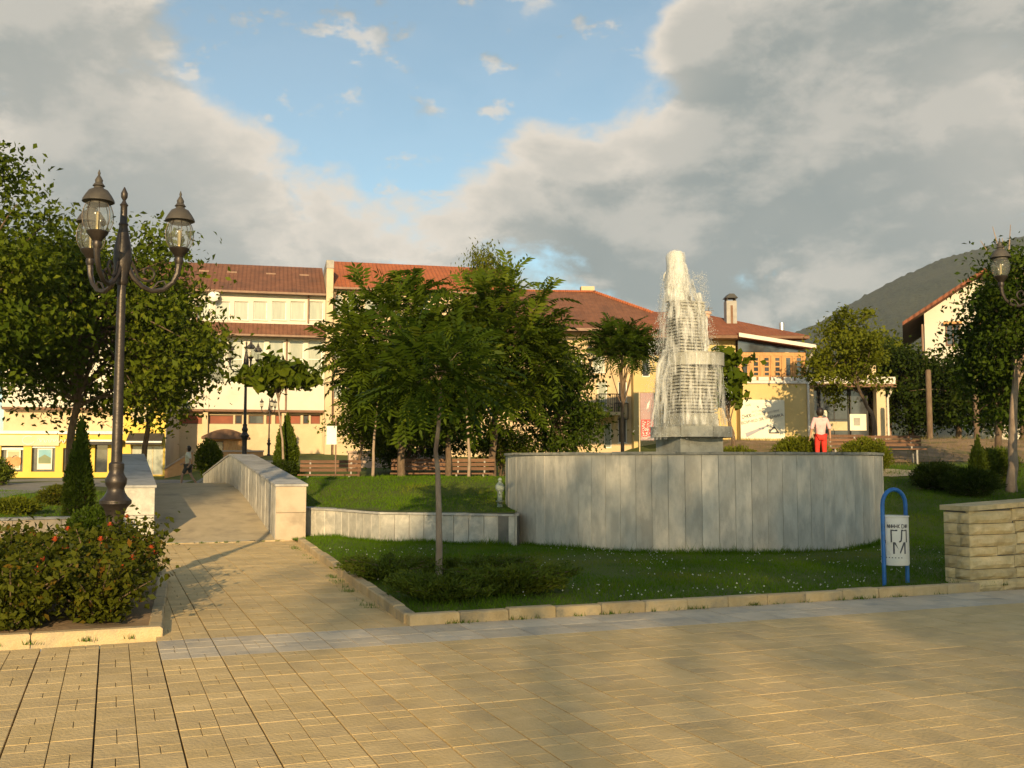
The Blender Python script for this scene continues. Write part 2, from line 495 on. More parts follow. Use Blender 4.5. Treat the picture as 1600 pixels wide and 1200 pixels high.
def watermats():
    m = bpy.data.materials.new('foam'); m.use_nodes = True
    N, L = m.node_tree.nodes, m.node_tree.links
    b = N['Principled BSDF']; out = N['Material Output']
    b.inputs['Base Color'].default_value = (.80,.80,.76,1); b.inputs['Roughness'].default_value = .35
    b.inputs['Subsurface Weight'].default_value = .0
    tr = N.new('ShaderNodeBsdfTranslucent'); tr.inputs[0].default_value = (.8,.8,.76,1)
    mx0 = N.new('ShaderNodeMixShader'); mx0.inputs[0].default_value = .35
    L.new(b.outputs[0], mx0.inputs[1]); L.new(tr.outputs[0], mx0.inputs[2])
    tp = N.new('ShaderNodeBsdfTransparent')
    tc = N.new('ShaderNodeTexCoord'); mp = N.new('ShaderNodeMapping'); mp.inputs['Scale'].default_value = (1,1,.35)
    L.new(tc.outputs['Object'], mp.inputs[0])
    nz = N.new('ShaderNodeTexNoise'); nz.inputs['Scale'].default_value = 9; nz.inputs['Detail'].default_value = 6
    L.new(mp.outputs[0], nz.inputs[0])
    mr = N.new('ShaderNodeMapRange'); mr.inputs[1].default_value = .36; mr.inputs[2].default_value = .62
    mr.inputs[3].default_value = .06; mr.inputs[4].default_value = .9
    L.new(nz.outputs[0], mr.inputs[0])
    mx = N.new('ShaderNodeMixShader'); L.new(mr.outputs[0], mx.inputs[0])
    L.new(tp.outputs[0], mx.inputs[1]); L.new(mx0.outputs[0], mx.inputs[2])
    L.new(mx.outputs[0], out.inputs[0])
    MATS['foam'] = m
    v = m.copy(); v.name = 'veil'; MATS['veil'] = v
    for n_ in v.node_tree.nodes:
        if n_.type == 'MAPPING': n_.inputs['Scale'].default_value = (1.6, 1.6, .22)
        if n_.type == 'MAP_RANGE':
            n_.inputs[1].default_value = .44; n_.inputs[2].default_value = .70; n_.inputs[3].default_value = .03; n_.inputs[4].default_value = .68
    d = bpy.data.materials.new('foam_dense'); d.use_nodes = True
    N, L = d.node_tree.nodes, d.node_tree.links
    b = N['Principled BSDF']; out = N['Material Output']
    b.inputs['Base Color'].default_value = (.82,.82,.78,1); b.inputs['Roughness'].default_value = .4
    tr = N.new('ShaderNodeBsdfTranslucent'); tr.inputs[0].default_value = (.8,.8,.76,1)
    mx0 = N.new('ShaderNodeMixShader'); mx0.inputs[0].default_value = .4
    L.new(b.outputs[0], mx0.inputs[1]); L.new(tr.outputs[0], mx0.inputs[2]); L.new(mx0.outputs[0], out.inputs[0])
    MATS['foam_dense'] = d
    w = bpy.data.materials.new('water'); w.use_nodes = True
    b = w.node_tree.nodes['Principled BSDF']
    b.inputs['Base Color'].default_value = (.05,.08,.075,1); b.inputs['Roughness'].default_value = .08
    nb = w.node_tree.nodes.new('ShaderNodeTexNoise'); nb.inputs['Scale'].default_value = 5
    bp = w.node_tree.nodes.new('ShaderNodeBump'); bp.inputs['Strength'].default_value = .4
    w.node_tree.links.new(nb.outputs[0], bp.inputs['Height']); w.node_tree.links.new(bp.outputs[0], b.inputs['Normal'])
    MATS['water'] = w
    g = bpy.data.materials.new('lantern_glass'); g.use_nodes = True
    N, L = g.node_tree.nodes, g.node_tree.links
    b = N['Principled BSDF']; out = N['Material Output']
    b.inputs['Base Color'].default_value = (.45,.46,.45,1); b.inputs['Roughness'].default_value = .12
    b.inputs['Specular IOR Level'].default_value = .6
    tp = N.new('ShaderNodeBsdfTransparent'); tp.inputs[0].default_value = (.86,.87,.84,1)
    mx = N.new('ShaderNodeMixShader'); mx.inputs[0].default_value = .13
    L.new(tp.outputs[0], mx.inputs[1]); L.new(b.outputs[0], mx.inputs[2]); L.new(mx.outputs[0], out.inputs[0])
    MATS['lantern_glass'] = g
watermats()
# ------------------------------------------------------------------ terrain
FC = Vector((3.66, 21.3, 0)); FR = 3.79; FTOP = 1.775
BA = gnd(430, 845)                      # inner near corner of the right parapet
BW = 1.17                               # half width of the bridge deck
PW = .62                                # parapet thickness
BO = BA - UX * BW
WZ = .63                                # top of the low wall
WP = [gnd(480, 793, WZ), gnd(525, 795, WZ), gnd(595, 800, WZ), gnd(805, 803, WZ)]
TL = [(12, .02), (20, .05), (26, .28), (40, .46), (44, .54), (50, .68), (60, .95), (110, 3.0), (300, 8), (900, 20)]
TR = [(17, .60), (20, .64), (23, .92), (26, 1.22), (26.7, 1.2), (27.6, .84), (31, .84), (33.5, 1.3), (40, 1.5), (60, 2.0), (110, 3.2), (300, 8), (900, 20)]
TB = [(15, .04), (20, .16), (24, .72), (28, 1.25), (32, 1.75), (36, 2.35), (45, 2.45), (60, 2.6), (110, 3.2), (300, 8), (900, 20)]
WP.append(Vector((.07, 20.12, WZ)))
def bump(x, y, a=.05, s=.35):
    return a * mnoise.noise((x * s, y * s, 3.1))
def H(x, y):
    ub = (x - BO.x) * CU + (y - BO.y) * SU
    lo = lerps(TL, y)
    yw = lerps([(p.x, p.y) for p in WP[:4]], x) if x < 1 else WP[3].y
    ye = y - (yw - 19.4) * (1 - sstep(yw + .5, yw + 5.5, y))
    tr = lerps(TR, ye)
    hi = tr + (lerps(TB, y) - tr) * sstep(5, 8, x)
    t = sstep(1.25, 1.72, ub) if y < 40 else sstep(1.25, 1.72 + (y - 40) * .25, ub)
    return lo + (hi - lo) * t + bump(x, y, .05 + .003 * max(0, y - 20)) * (1 if y > 18 else .3)
def HF(x, y):
    t = sstep(5, 8, x)
    k = sstep(21.5, 24.3, y) * sstep(6.2, 7.3, x)
    return (.045 + (lerps(TB, y) - .045) * t + bump(x, y, .035, .6)) * (1 - k) + H(x, y) * k

def poly_grid(poly, cx, cy, h):
    from mathutils.geometry import delaunay_2d_cdt
    P = [Vector((p[0], p[1])) for p in poly]
    x0, x1 = min(p.x for p in P), max(p.x for p in P); y0, y1 = min(p.y for p in P), max(p.y for p in P)
    dense = []
    for a_, b_ in zip(P, P[1:] + P[:1]):
        L = (b_ - a_).length; k = max(1, int(L / (.5 if L < 30 else 20)))
        dense += [a_.lerp(b_, i / k) for i in range(k)]
    pts = dense + [Vector((x + .013, y + .017)) for x in cx for y in cy if x0 < x < x1 and y0 < y < y1]
    r_ = delaunay_2d_cdt(pts, [], [list(range(len(dense)))], 1, 1e-6)
    bm = bmesh.new()
    vs = [bm.verts.new((v.x, v.y, h(v.x, v.y))) for v in r_[0]]
    for f in r_[2]:
        try: bm.faces.new([vs[k] for k in f])
        except ValueError: pass
    bm.normal_update()
    for f in bm.faces:
        f.smooth = True
        if f.normal.z < 0: f.normal_flip()
    return bm
def bm_obj(name, bm, mat, parent=None):
    me = bpy.data.meshes.new(name); bm.normal_update(); bm.to_mesh(me); bm.free()
    if mat: me.materials.append(MATS[mat])
    return inst(name, me, parent)
def frange(a, b, s):
    r = []; x = a
    while x < b: r.append(x); x += s
    return r
def hit(x, y, h=H):
    z = .5
    for _ in range(30):
        p = gnd(x, y, z) if y > 723 else px(x, y, 40)
        z = .5 * z + .5 * h(p.x, p.y)
    return Vector((p.x, p.y, h(p.x, p.y)))

W0 = WP[0] + (WP[0] - WP[1]).normalized() * .7
K2 = gnd(465, 850)
BNR = BO + UX * (BW + PW)               # outer near corner of the right parapet
STW = G(7.25, .10)                      # near corner of the rock wall
front = [G(.06, .06), G(7.3, .06), G(13, .06), (18, 17), (18, 24.5), (7.3, 24.5), (FC.x, FC.y), WP[4], WP[3], WP[2], WP[1], WP[0], W0, BNR - UX*.3, K2 + UX*.06]
lawn = bm_obj('lawn', poly_grid(front, frange(-6, 18, .5), frange(9, 25, .5), HF), 'grass_soil')
tag(lawn, 'mown lawn with clover in front of the round fountain basin', kind='structure')
back = [W0, WP[0], WP[1], WP[2], WP[3], WP[4], (FC.x, FC.y), (7.3, 24.5), (18, 24.5), (18, 17), (140, 17), (260, 900), (-260, 900), (-140, 13.5),
        (-12, 13.5), G(-2.9, 4.5), G(-2.3, 10.8), BO - UX*1.45, BO - UX*1.45 + VX*3, BO + UX*1.5 + VX*3]
cx = sorted(set(frange(-14, 18, .6) + frange(-60, -14, 3) + frange(18, 60, 3) + frange(-240, -60, 30) + frange(60, 240, 30)))
cy = sorted(set(frange(14, 48, .6) + frange(48, 80, 2) + frange(80, 900, 40)))
ground = bm_obj('ground', poly_grid(back, cx, cy, H), 'grass_soil')
tag(ground, 'rising grassy ground behind the fountain and under the houses', kind='structure')

def drape(name, poly, mat, label, off=.012, step=.6, h=H):
    xs = [p[0] for p in poly]; ys = [p[1] for p in poly]
    o = bm_obj(name, poly_grid(poly, frange(math.floor(min(xs)), max(xs), step), frange(math.floor(min(ys)), max(ys), step), lambda x, y: h(x, y) + off), mat)
    return tag(o, label, kind='structure')
drape('bank', [(5.5, 31), (11, 30.6), (22, 30), (30, 32), (30, 40), (5.5, 41)], 'earth', 'bare brown earth bank below the shop and the hedge', .02)
drape('footway', [hit(-60, 790), hit(40, 772), hit(150, 758), (-20.5, 46), (-11.6, 41), (-9.9, 40), (-8.4, 41.2), (-10.5, 44), (-19, 52), (-32, 54.2), (-45, 52)], 'asphalt', 'grey footway leading past the yellow shop', .015)
drape('gravel_path', [(8.7, 28.0), (10.2, 27.6), (11.3, 27.9), (11.6, 28.6), (10.8, 29.0), (9.2, 29.2)], 'sandpath', 'pale sunlit gravel path in front of the right bench', .02, .4)

# the plaza: mortar bed with single slabs on it
plz = MB()
q = [G(-40, -40), G(40, -40), G(40, .06), G(.06, .06)]
plz.add([(p.x, p.y, -.045) for p in [G(-60, -90), G(60, -90), G(60, .04), G(-60, .04)]], [(0, 1, 2, 3)])
plaza = plz.build('plaza', MATS['mortar']); tag(plaza, 'paved plaza of tan slabs in the foreground', kind='structure')
pth = MB()
pth.add([(p.x, p.y, -.045) for p in [G(-2.7, .045), G(.3, .045), K2 + UX*.3, BO + UX*1.6 + VX*.8, BO - UX*1.7 + VX*.8, G(-2.9, 11)]], [tuple(range(6))])
path = pth.build('path', MATS['mortar']); tag(path, 'tan slab path leading from the plaza to the bridge', kind='structure')

SL = .47
def slab_mesh(seed, mat):
    rr = random.Random(seed)
    m = MB()
    h = SL / 2; g = .0028; e = .0055
    for c in range(2):
        x0 = -h + c * h + (e if c == 0 else g); x1 = -h + (c + 1) * h - (e if c == 1 else g)
        first = (c + seed) % 2
        ym = -h + (.30 if first else .17)
        for r_, (ya, yb) in enumerate(((-h + .003, ym - .0015), (ym + .0015, h - .003))):
            dz = rr.uniform(-.0006, .0004)
            if r_ == first:
                xm = (x0 + x1) / 2 + rr.uniform(-.012, .012)
                m.cbox(x0, xm - g*.8, ya, yb, -.04, dz, .0018); m.cbox(xm + g*.8, x1, ya, yb, -.04, dz, .0018)
            else:
                m.cbox(x0, x1, ya, yb, -.04, dz, .0018)
    return m.mesh('paving_slab', MATS[mat])
SLABS = {k: [slab_mesh(i, k) for i in range(4)] for k in ('slab', 'slab_grey')}

def proj(p):
    d = Vector(p) - Vector((0, 0, EYE))
    c, s = math.cos(PITCH), math.sin(PITCH)
    f = d.y * c + d.z * s; u = -d.y * s + d.z * c
    if f < .1: return None
    return (800 + 1600 * d.x / f, 600 - 1600 * u / f, f)
def lay(parent, cells, limit=292):
    vis, rest = [], []
    for (u, v, mat) in cells:
        p = proj(G(u, v)); 
        if p and -60 < p[0] < 1660 and p[1] < 1270: vis.append((p[2], u, v, mat))
        else: rest.append((u, v, mat))
    vis.sort()
    for (_, u, v, mat) in vis[limit:]: rest.append((u, v, mat))
    for (_, u, v, mat) in vis[:limit]:
        M = Matrix.Translation(G(u, v, random.uniform(-.0012, .0006))) @ Matrix.Rotation(PHI + random.uniform(-.004, .004), 4, 'Z') @ Matrix.Rotation(random.uniform(-.0018, .0018), 4, 'X')
        inst('paving_slab', random.choice(SLABS[mat]), parent, M)
    for mat in ('slab', 'slab_grey'):
        mb = MB()
        for (u, v, m_) in rest:
            if m_ != mat: continue
            src = random.choice(SLABS[mat])
            M = Matrix.Translation(G(u, v, random.uniform(-.0012, .0006))) @ Matrix.Rotation(PHI, 4, 'Z')
            mb.add([M @ x.co for x in src.vertices], [tuple(p.vertices) for p in src.polygons])
        if mb.v:
            o = mb.build('paving_field', MATS[mat], parent); o['kind'] = 'stuff'
U0 = -2.345
cells = []
for i in range(-22, 36):
    for j in range(-26, 0):
        u, v = U0 + (i + .5) * SL, (j + .5) * SL
        p = G(u, v)
        if p.y < 2.0: continue
        cells.append((u, v, 'slab_grey' if j >= -2 and u > -2.2 else 'slab'))
lay(plaza, cells)
cells = []
ue = toG(K2)
for i in range(-1, 7):
    for j in range(0, 25):
        u, v = U0 + (i + .5) * SL, (j + .5) * SL
        right = ue[0] * v / ue[1]
        left = -2.36 + .42 * v / 11
        if u + SL/2 < left + .02 or u - SL/2 > right - .02: continue
        if v + SL/2 > 12.6: continue
        cells.append((u, v, 'slab'))
lay(path, cells)

# kerbs: one object per stretch, every kerbstone a part
def kerb_run(label, a, b, L, h=.11, w=.13, mat='kerb', side=1, name='kerb'):
    e = empty(name, (a.x, a.y, 0), math.atan2(b.y - a.y, b.x - a.x), label, 'kerb')
    n = max(1, round((b - a).length / L)); l = (b - a).length / n
    for i in range(n):
        m = MB(); x0 = i * l + .004; x1 = (i + 1) * l - .004
        hh = h + random.uniform(-.008, .006); yo = random.uniform(-.006, .006)
        y0, y1 = (yo, w + yo) if side > 0 else (-w + yo, yo)
        m.cbox(x0, x1, y0, y1, -.05, hh, .014)
        m.build('kerbstone', MATS[mat], e)
    return e
kerb_run('long tan kerb between the plaza and the fountain lawn', G(0, 0), G(7.3, 0), .52)
kerb_run('tan kerb along the lawn side of the path', G(-.02, .14), K2, .55, side=-1)
LB = gnd(253, 994)
lbu, lbv = toG(LB)
kerb_run('tan kerb along the front of the rose bed', G(lbu - 5.5, lbv - .02), G(lbu, lbv - .02), 1.05, h=.085)
kerb_run('short tan kerb between the rose bed and the path', G(lbu, lbv - .02), G(lbu + .28, lbv + 4.6), .8, h=.085)
kerb_run('yellowish kerb across the path at the foot of the bridge', BO - UX*1.0 - VX*.12, BO + UX*1.35 - VX*.12, .6, h=.02, w=.1)
bed = [G(lbu - 6, lbv + .1), G(lbu - .08, lbv + .1), G(lbu + .2, lbv + 4.6), G(lbu + .25, lbv + 6.5), G(lbu - 6, lbv + 6.5)]
bd = bm_obj('flower_bed', poly_grid([(p.x, p.y) for p in bed], frange(-12, 0, .3), frange(6, 18, .3), lambda x, y: .06 + .05 * mnoise.noise((x*2, y*2, 0))), 'earth')
tag(bd, 'brown earth of the rose bed beside the path', kind='structure')

# ------------------------------------------------------------------ cladding helper
def frame_M(o, x, y, z):
    return Matrix(((x.x, y.x, z.x, o.x), (x.y, y.y, z.y, o.y), (x.z, y.z, z.z, o.z), (0, 0, 0, 1)))
def clad(parent, a, b, z0, ztop, w, mat, name='cladding_panel', th=.03, out=None, gap=.004, jitter=.004):
    """panels on the face a->b (parent-local), outward = right of travel"""
    a = Vector((a[0], a[1], 0)); b = Vector((b[0], b[1], 0)); L = (b - a).length; t = (b - a).normalized()
    nrm = Vector((t.y, -t.x, 0))
    n = max(1, round(L / w)); l = L / n
    for i in range(n):
        x0, x1 = i * l + gap, (i + 1) * l - gap
        za, zb = ztop(i * l), ztop((i + 1) * l)
        zz0 = z0((i + .5) * l) if callable(z0) else z0
        m = MB(); bv = .006
        k = random.uniform(0, jitter)
        T = th + k
        pts = [(x0, zz0), (x1, zz0), (x1, zb - .003), (x0, za - .003)]
        inn = [(x0 + bv, zz0 + bv), (x1 - bv, zz0 + bv), (x1 - bv, zb - .003 - bv), (x0 + bv, za - .003 - bv)]
        vs = [(p[0], 0, p[1]) for p in pts] + [(p[0], T - bv, p[1]) for p in pts] + [(p[0], T, p[1]) for p in inn]
        fs = [(4*r+i_, 4*r+(i_+1) % 4, 4*(r+1)+(i_+1) % 4, 4*(r+1)+i_) for r in range(2) for i_ in range(4)] + [(8, 9, 10, 11)]
        m.add(vs, fs)
        M = frame_M(a, t, nrm, Vector((0, 0, 1)))
        o = m.build(name, MATS[mat], parent, M=M)

# ------------------------------------------------------------------ round fountain basin
fb = empty('fountain_basin', (FC.x, FC.y, 0), 0, 'round grey marble fountain basin with vertical panels on the lawn', 'fountain')
MB().lathe([(FR - .035, -.3), (FR - .035, FTOP - .05), (FR - .30, FTOP - .05), (FR - .30, 1.2), (.05, 1.2)], 96).build('basin_shell', MATS['core'], fb, True)
NP = 84
wp_ = 2 * PI * FR / NP
pan = []
for k in range(5):
    rr = random.Random(k)
    m = MB(); b_ = .003; w2 = wp_ / 2 - .0018; top = FTOP - .052
    x = [-w2, w2]
    vs = [(-w2, -.25, 0), (w2, -.25, 0), (w2, top, 0), (-w2, top, 0), (-w2, -.25, .03), (w2, -.25, .03), (w2, top, .03), (-w2, top, .03),
          (-w2 + b_, -.25, .035), (w2 - b_, -.25, .035), (w2 - b_, top - b_, .035), (-w2 + b_, top - b_, .035)]
    m.add(vs, [(0,1,5,4),(1,2,6,5),(2,3,7,6),(3,0,4,7),(4,5,9,8),(5,6,10,9),(6,7,11,10),(7,4,8,11),(8,9,10,11)])
    pan.append(m.mesh('marble_panel', MATS['marble']))
for k in range(NP):
    an = 2 * PI * k / NP
    outv = Vector((math.cos(an), math.sin(an), 0)); tan = Vector((-math.sin(an), math.cos(an), 0))
    r0 = FR - .035 + random.uniform(-.003, .004)
    inst('marble_panel', random.choice(pan), fb, frame_M(outv * r0, tan, Vector((0, 0, 1)), outv))
NR = 42
for k in range(NR):
    m = MB(); a0 = 2 * PI * (k + .004 * 1) / NR; a1 = 2 * PI * (k + .99) / NR
    vs = []; zt = FTOP + random.uniform(-.006, .006)
    for a in (a0, (a0 + a1) / 2, a1):
        for r_ in (FR - .36, FR + .035):
            for z in (FTOP - .046, zt): vs.append((r_ * math.cos(a), r_ * math.sin(a), z))
    fs = []
    for s in range(2):
        b0 = s * 4
        fs += [(b0+0, b0+4, b0+6, b0+2), (b0+1, b0+3, b0+7, b0+5), (b0+2, b0+6, b0+7, b0+3), (b0+0, b0+1, b0+5, b0+4)]
    fs += [(0, 2, 3, 1), (8, 9, 11, 10)]
    m.add(vs, fs).build('rim_stone', MATS['rim'], fb)
MB().lathe([(FR - .31, 1.50), (.02, 1.505)], 64).build('water_surface', MATS['water'], fb, True)

# the stepped tower standing in the basin
tw = empty('fountain_tower', (FC.x, FC.y, 1.2), PHI, 'tall fountain tower of stacked grey stone layers in the basin', 'fountain tower')
def zt(y): return 1.6 + (722 - y) / 75.1 - 1.2
def tower_layers(z0, z1, n, s0, s1, cx, cy, name='stone_layer'):
    h = (z1 - z0) / n
    for i in range(n):
        s = s0 + (s1 - s0) * i / max(1, n - 1)
        w = s / 2 * (1 + random.uniform(-.012, .012))
        jx, jy = random.uniform(-.006, .006), random.uniform(-.006, .006)
        m = MB(); zz = z0 + i * h
        m.cbox(cx + jx - w, cx + jx + w, cy + jy - w, cy + jy + w, zz, zz + h * .64, .008)
        m.build(name, MATS['ledge'], tw)
cx0 = .02; cy0 = 0
MB().box(cx0 - .50, cx0 + .50, -.50, .50, 0, zt(684)).build('plinth', MATS['ledge'], tw)
def disc(z0, z1, r, cx, cy, n, name):
    n2 = 8
    for k in range(n2):
        a0, a1 = 2*PI*(k+.006)/n2, 2*PI*(k+.994)/n2
        poly = [(cx, cy)] + [(cx + r*math.cos(a0+(a1-a0)*i/6), cy + r*math.sin(a0+(a1-a0)*i/6)) for i in range(7)]
        MB().prism(poly, z0, z1 + random.uniform(-.006, .006)).build(name, MATS['ledge'], tw)
disc(zt(684), zt(668), .84, .06, -.02, 8, 'disc_stone')
MB().box(cx0 - .43, cx0 + .43, -.43, .43, zt(668) + .008, zt(650)).build('block', MATS['ledge'], tw)
core = MB(); core.box(cx0 - .38, cx0 + .38, -.38, .38, zt(650), zt(572)); core.box(cx0 - .30, cx0 + .24, -.27, .27, zt(552), zt(472))
core.build('core', MATS['core'], tw)
tower_layers(zt(650), zt(573), 15, .86, .84, cx0, 0)
disc(zt(573), zt(553), .60, .16, -.05, 8, 'disc_stone')
tower_layers(zt(552), zt(470), 17, .66, .58, cx0 - .04, 0)
MB().lathe([(.12, zt(470)), (.10, zt(462))], 12).build('nozzle', MATS['iron_cap'], tw)

# water
def lumpy(mb, path, rad, n=14, amp=.25, seed=0, fs=3.0):
    pts = [Vector(p) for p in path]
    b = len(mb.v); vs = []
    for i, p in enumerate(pts):
        for k in range(n):
            an = 2*PI*k/n
            q = Vector((math.cos(an), math.sin(an), 0))
            d = 1 + amp * mnoise.noise((q.x*1.3 + seed, q.y*1.3, p.z*fs)) + amp*.5*mnoise.noise((q.x*4, q.y*4+seed, p.z*fs*2.5))
            vs.append(p + q * rad[i] * d)
    f = [(i*n+k, i*n+(k+1) % n, (i+1)*n+(k+1) % n, (i+1)*n+k) for i in range(len(pts)-1) for k in range(n)]
    f += [tuple(range(n-1, -1, -1)), tuple((len(pts)-1)*n+k for k in range(n))]
    mb.add(vs, f)
fw = empty('water_jet', (FC.x, FC.y, 1.2), 0, 'white foaming water jet spilling down over the fountain tower', 'water jet')
ztop = zt(384)
jet = MB()
zs = [zt(470) + (ztop - .05 - zt(470)) * i / 30 for i in range(31)]
rad = []
for z in zs:
    t = (z - zs[0]) / (zs[-1] - zs[0])
    rad.append((.19 + .06 * sstep(.75, .25, t)) * (1 if t < .86 else math.sqrt(max(.02, 1 - ((t - .86) / .15) ** 2))))
lumpy(jet, [(-.20 + .015*math.sin(z*5), 0, z) for z in zs], rad, 30, .12, 1.0, 2.0)
jet.build('jet_column', MATS['foam'], fw, True)
jet = MB(); lumpy(jet, [(-.20, 0, z) for z in zs[:-1]], [r_*.88 for r_ in rad[:-1]], 24, .12, 4.0, 2.0)
jet.build('jet_core', MATS['foam_dense'], fw, True)
# thin sheets of falling water round the blocks
def veil(prof, cx, seed, name='water_veil', a0=0.0, a1=2*PI, n=40):
    m = MB(); vs = []; fs = []; k = 22
    for i in range(k):
        t = i/(k-1); r_ = lerps(prof[0], t); z = prof[1] + (prof[2]-prof[1])*t
        for j_ in range(n):
            an = a0 + (a1-a0)*j_/(n-1)
            rr_ = r_*(1 + .10*mnoise.noise((math.cos(an)*2.2+seed, math.sin(an)*2.2, z*1.4)) + .05*mnoise.noise((math.cos(an)*7+seed, math.sin(an)*7, z*3)))
            vs.append((cx + rr_*math.cos(an), rr_*math.sin(an), z))
    for i in range(k-1):
        for j_ in range(n-1): fs.append((i*n+j_, i*n+j_+1, (i+1)*n+j_+1, (i+1)*n+j_))
    m.add(vs, fs); m.build(name, MATS['veil'], fw, True)
veil(([(0, .17), (.3, .24), (.6, .36), (1, .44)], zt(392), zt(500)), -.19, 1.0)
veil(([(0, .20), (.3, .33), (.6, .43), (1, .50)], zt(425), zt(553)), -.13, 3.0)
veil(([(0, .22), (.4, .37), (1, .47)], zt(440), zt(553)), -.08, 5.0, a0=-1.35, a1=.5)
veil(([(0, .22), (.4, .36), (1, .45)], zt(436), zt(553)), -.07, 15.0, a0=-1.1, a1=.3)
veil(([(0, .21), (.4, .34), (1, .43)], zt(436), zt(545)), -.07, 25.0, a0=-1.0, a1=.2)
veil(([(0, .45), (.4, .62), (1, .80)], zt(545), zt(688)), -.05, 7.0, a0=2.3, a1=4.1)
veil(([(0, .50), (.4, .60), (1, .66)], zt(552), zt(680)), -.06, 9.0, a0=2.5, a1=4.3)
veil(([(0, .62), (1, .68)], zt(556), zt(665)), .12, 11.0, a0=-2.2, a1=.6)
rr = random.Random(5)
def stream(an, r0, r1, za, zb, w, seed, mat='foam', cx=0.0):
    m = MB(); n = 18; P = []; W = []
    for i in range(n):
        t = i / (n - 1)
        r_ = r0 + (r1 - r0) * t ** .7
        P.append((cx + r_*math.cos(an) + .03*math.sin(t*9+seed), r_*math.sin(an) + .03*math.cos(t*8+seed), za + (zb-za) * (t ** 1.5)))
        W.append(w * (.7 + .5*math.sin(t*PI)) * rr.uniform(.75, 1.2))
    lumpy(m, P, W, 10, .45, seed, 6.0)
    m.build('water_stream', MATS[mat], fw, True)
for i in range(14):          # ropes of water rising round the core and falling back
    an = rr.uniform(0, 2*PI)
    stream(an, rr.uniform(.10, .16), rr.uniform(.18, .30), zt(rr.uniform(390, 425)), zt(rr.uniform(430, 490)), rr.uniform(.012, .026), 200+i*1.7, cx=-.20)
for i in range(5):           # main spill down the right front corner
    stream(-.55 + rr.uniform(-.35, .3), .28, .46, zt(rr.uniform(455, 480)), zt(rr.uniform(540, 556)), rr.uniform(.02, .045), 90+i*1.3, cx=-.04)
for i in range(5):           # spill on the left shoulder
    an = PI + rr.uniform(-.5, .5)
    stream(an, .44, rr.uniform(.58, .80), zt(rr.uniform(545, 565)), zt(rr.uniform(650, 690)), rr.uniform(.02, .045), 60+i*2.7)
# droplets: nobody could count them
n = 7000
P = np.zeros((n, 3)); rs = np.random.RandomState(3)
an = rs.uniform(0, 2*PI, n); hgt = rs.uniform(0, 1, n) ** .8
rad_ = .3 + .62*(1-hgt)*rs.uniform(.4, 1.1, n) + .18*rs.rand(n)
P[:, 0] = rad_*np.cos(an) - .05; P[:, 1] = rad_*np.sin(an); P[:, 2] = zt(690) + (zt(425)-zt(690))*hgt
sz = rs.uniform(.0025, .008, n)[:, None, None]
octv = np.array([(1,0,0),(0,1,0),(-1,0,0),(0,-1,0),(0,0,1.7),(0,0,-1.7)], float)
V = (P[:, None, :] + octv[None]*sz).reshape(-1, 3)
Fo = np.array([(0,1,4),(1,2,4),(2,3,4),(3,0,4),(1,0,5),(2,1,5),(3,2,5),(0,3,5)])
Fa = (np.arange(n)[:, None, None]*6 + Fo[None]).reshape(-1, 3)
o = inst('droplets', np_mesh('droplets', V, Fa, MATS['foam_dense']), fw); o['kind'] = 'stuff'

# ------------------------------------------------------------------ low wall beside the basin
def low_wall(label, pts, zt_, z0=-.2, th=.32, w=.30, mat='marble'):
    e = empty('low_wall', (pts[0].x, pts[0].y, 0), 0, label, 'wall')
    o = Vector((pts[0].x, pts[0].y, 0))
    for i, (a, b) in enumerate(zip(pts, pts[1:])):
        a = Vector((a.x, a.y, 0)) - o; b = Vector((b.x, b.y, 0)) - o
        t = (b - a).normalized(); nr = Vector((t.y, -t.x, 0))
        MB().prism([a, b, b - nr*th, a - nr*th], z0, zt_ - .042).build('wall_core', MATS['core'], e)
        clad(e, a, b, z0, lambda s: zt_ - .042, w, mat)
        L = (b - a).length; n = max(1, round(L / .8))
        for k in range(n):
            p = a + t*(L*k/n + .003); q = a + t*(L*(k+1)/n - .003)
            MB().prism([p + nr*.06, q + nr*.06, q - nr*(th+.02), p - nr*(th+.02)], zt_ - .04, zt_ + random.uniform(-.003, .003)).build('cap_slab', MATS['cap'], e)
    return e
low_wall('low grey marble wall between the bridge and the round basin', [W0, WP[0], WP[1], WP[2], WP[3], WP[4]], WZ)
p3 = WP[3]
lowL = [gnd(-60, 812, .50), gnd(70, 808, .50), gnd(200, 806, .50)]
low_wall('low pale wall behind the rose bed left of the bridge', lowL, .50, mat='marble_warm')

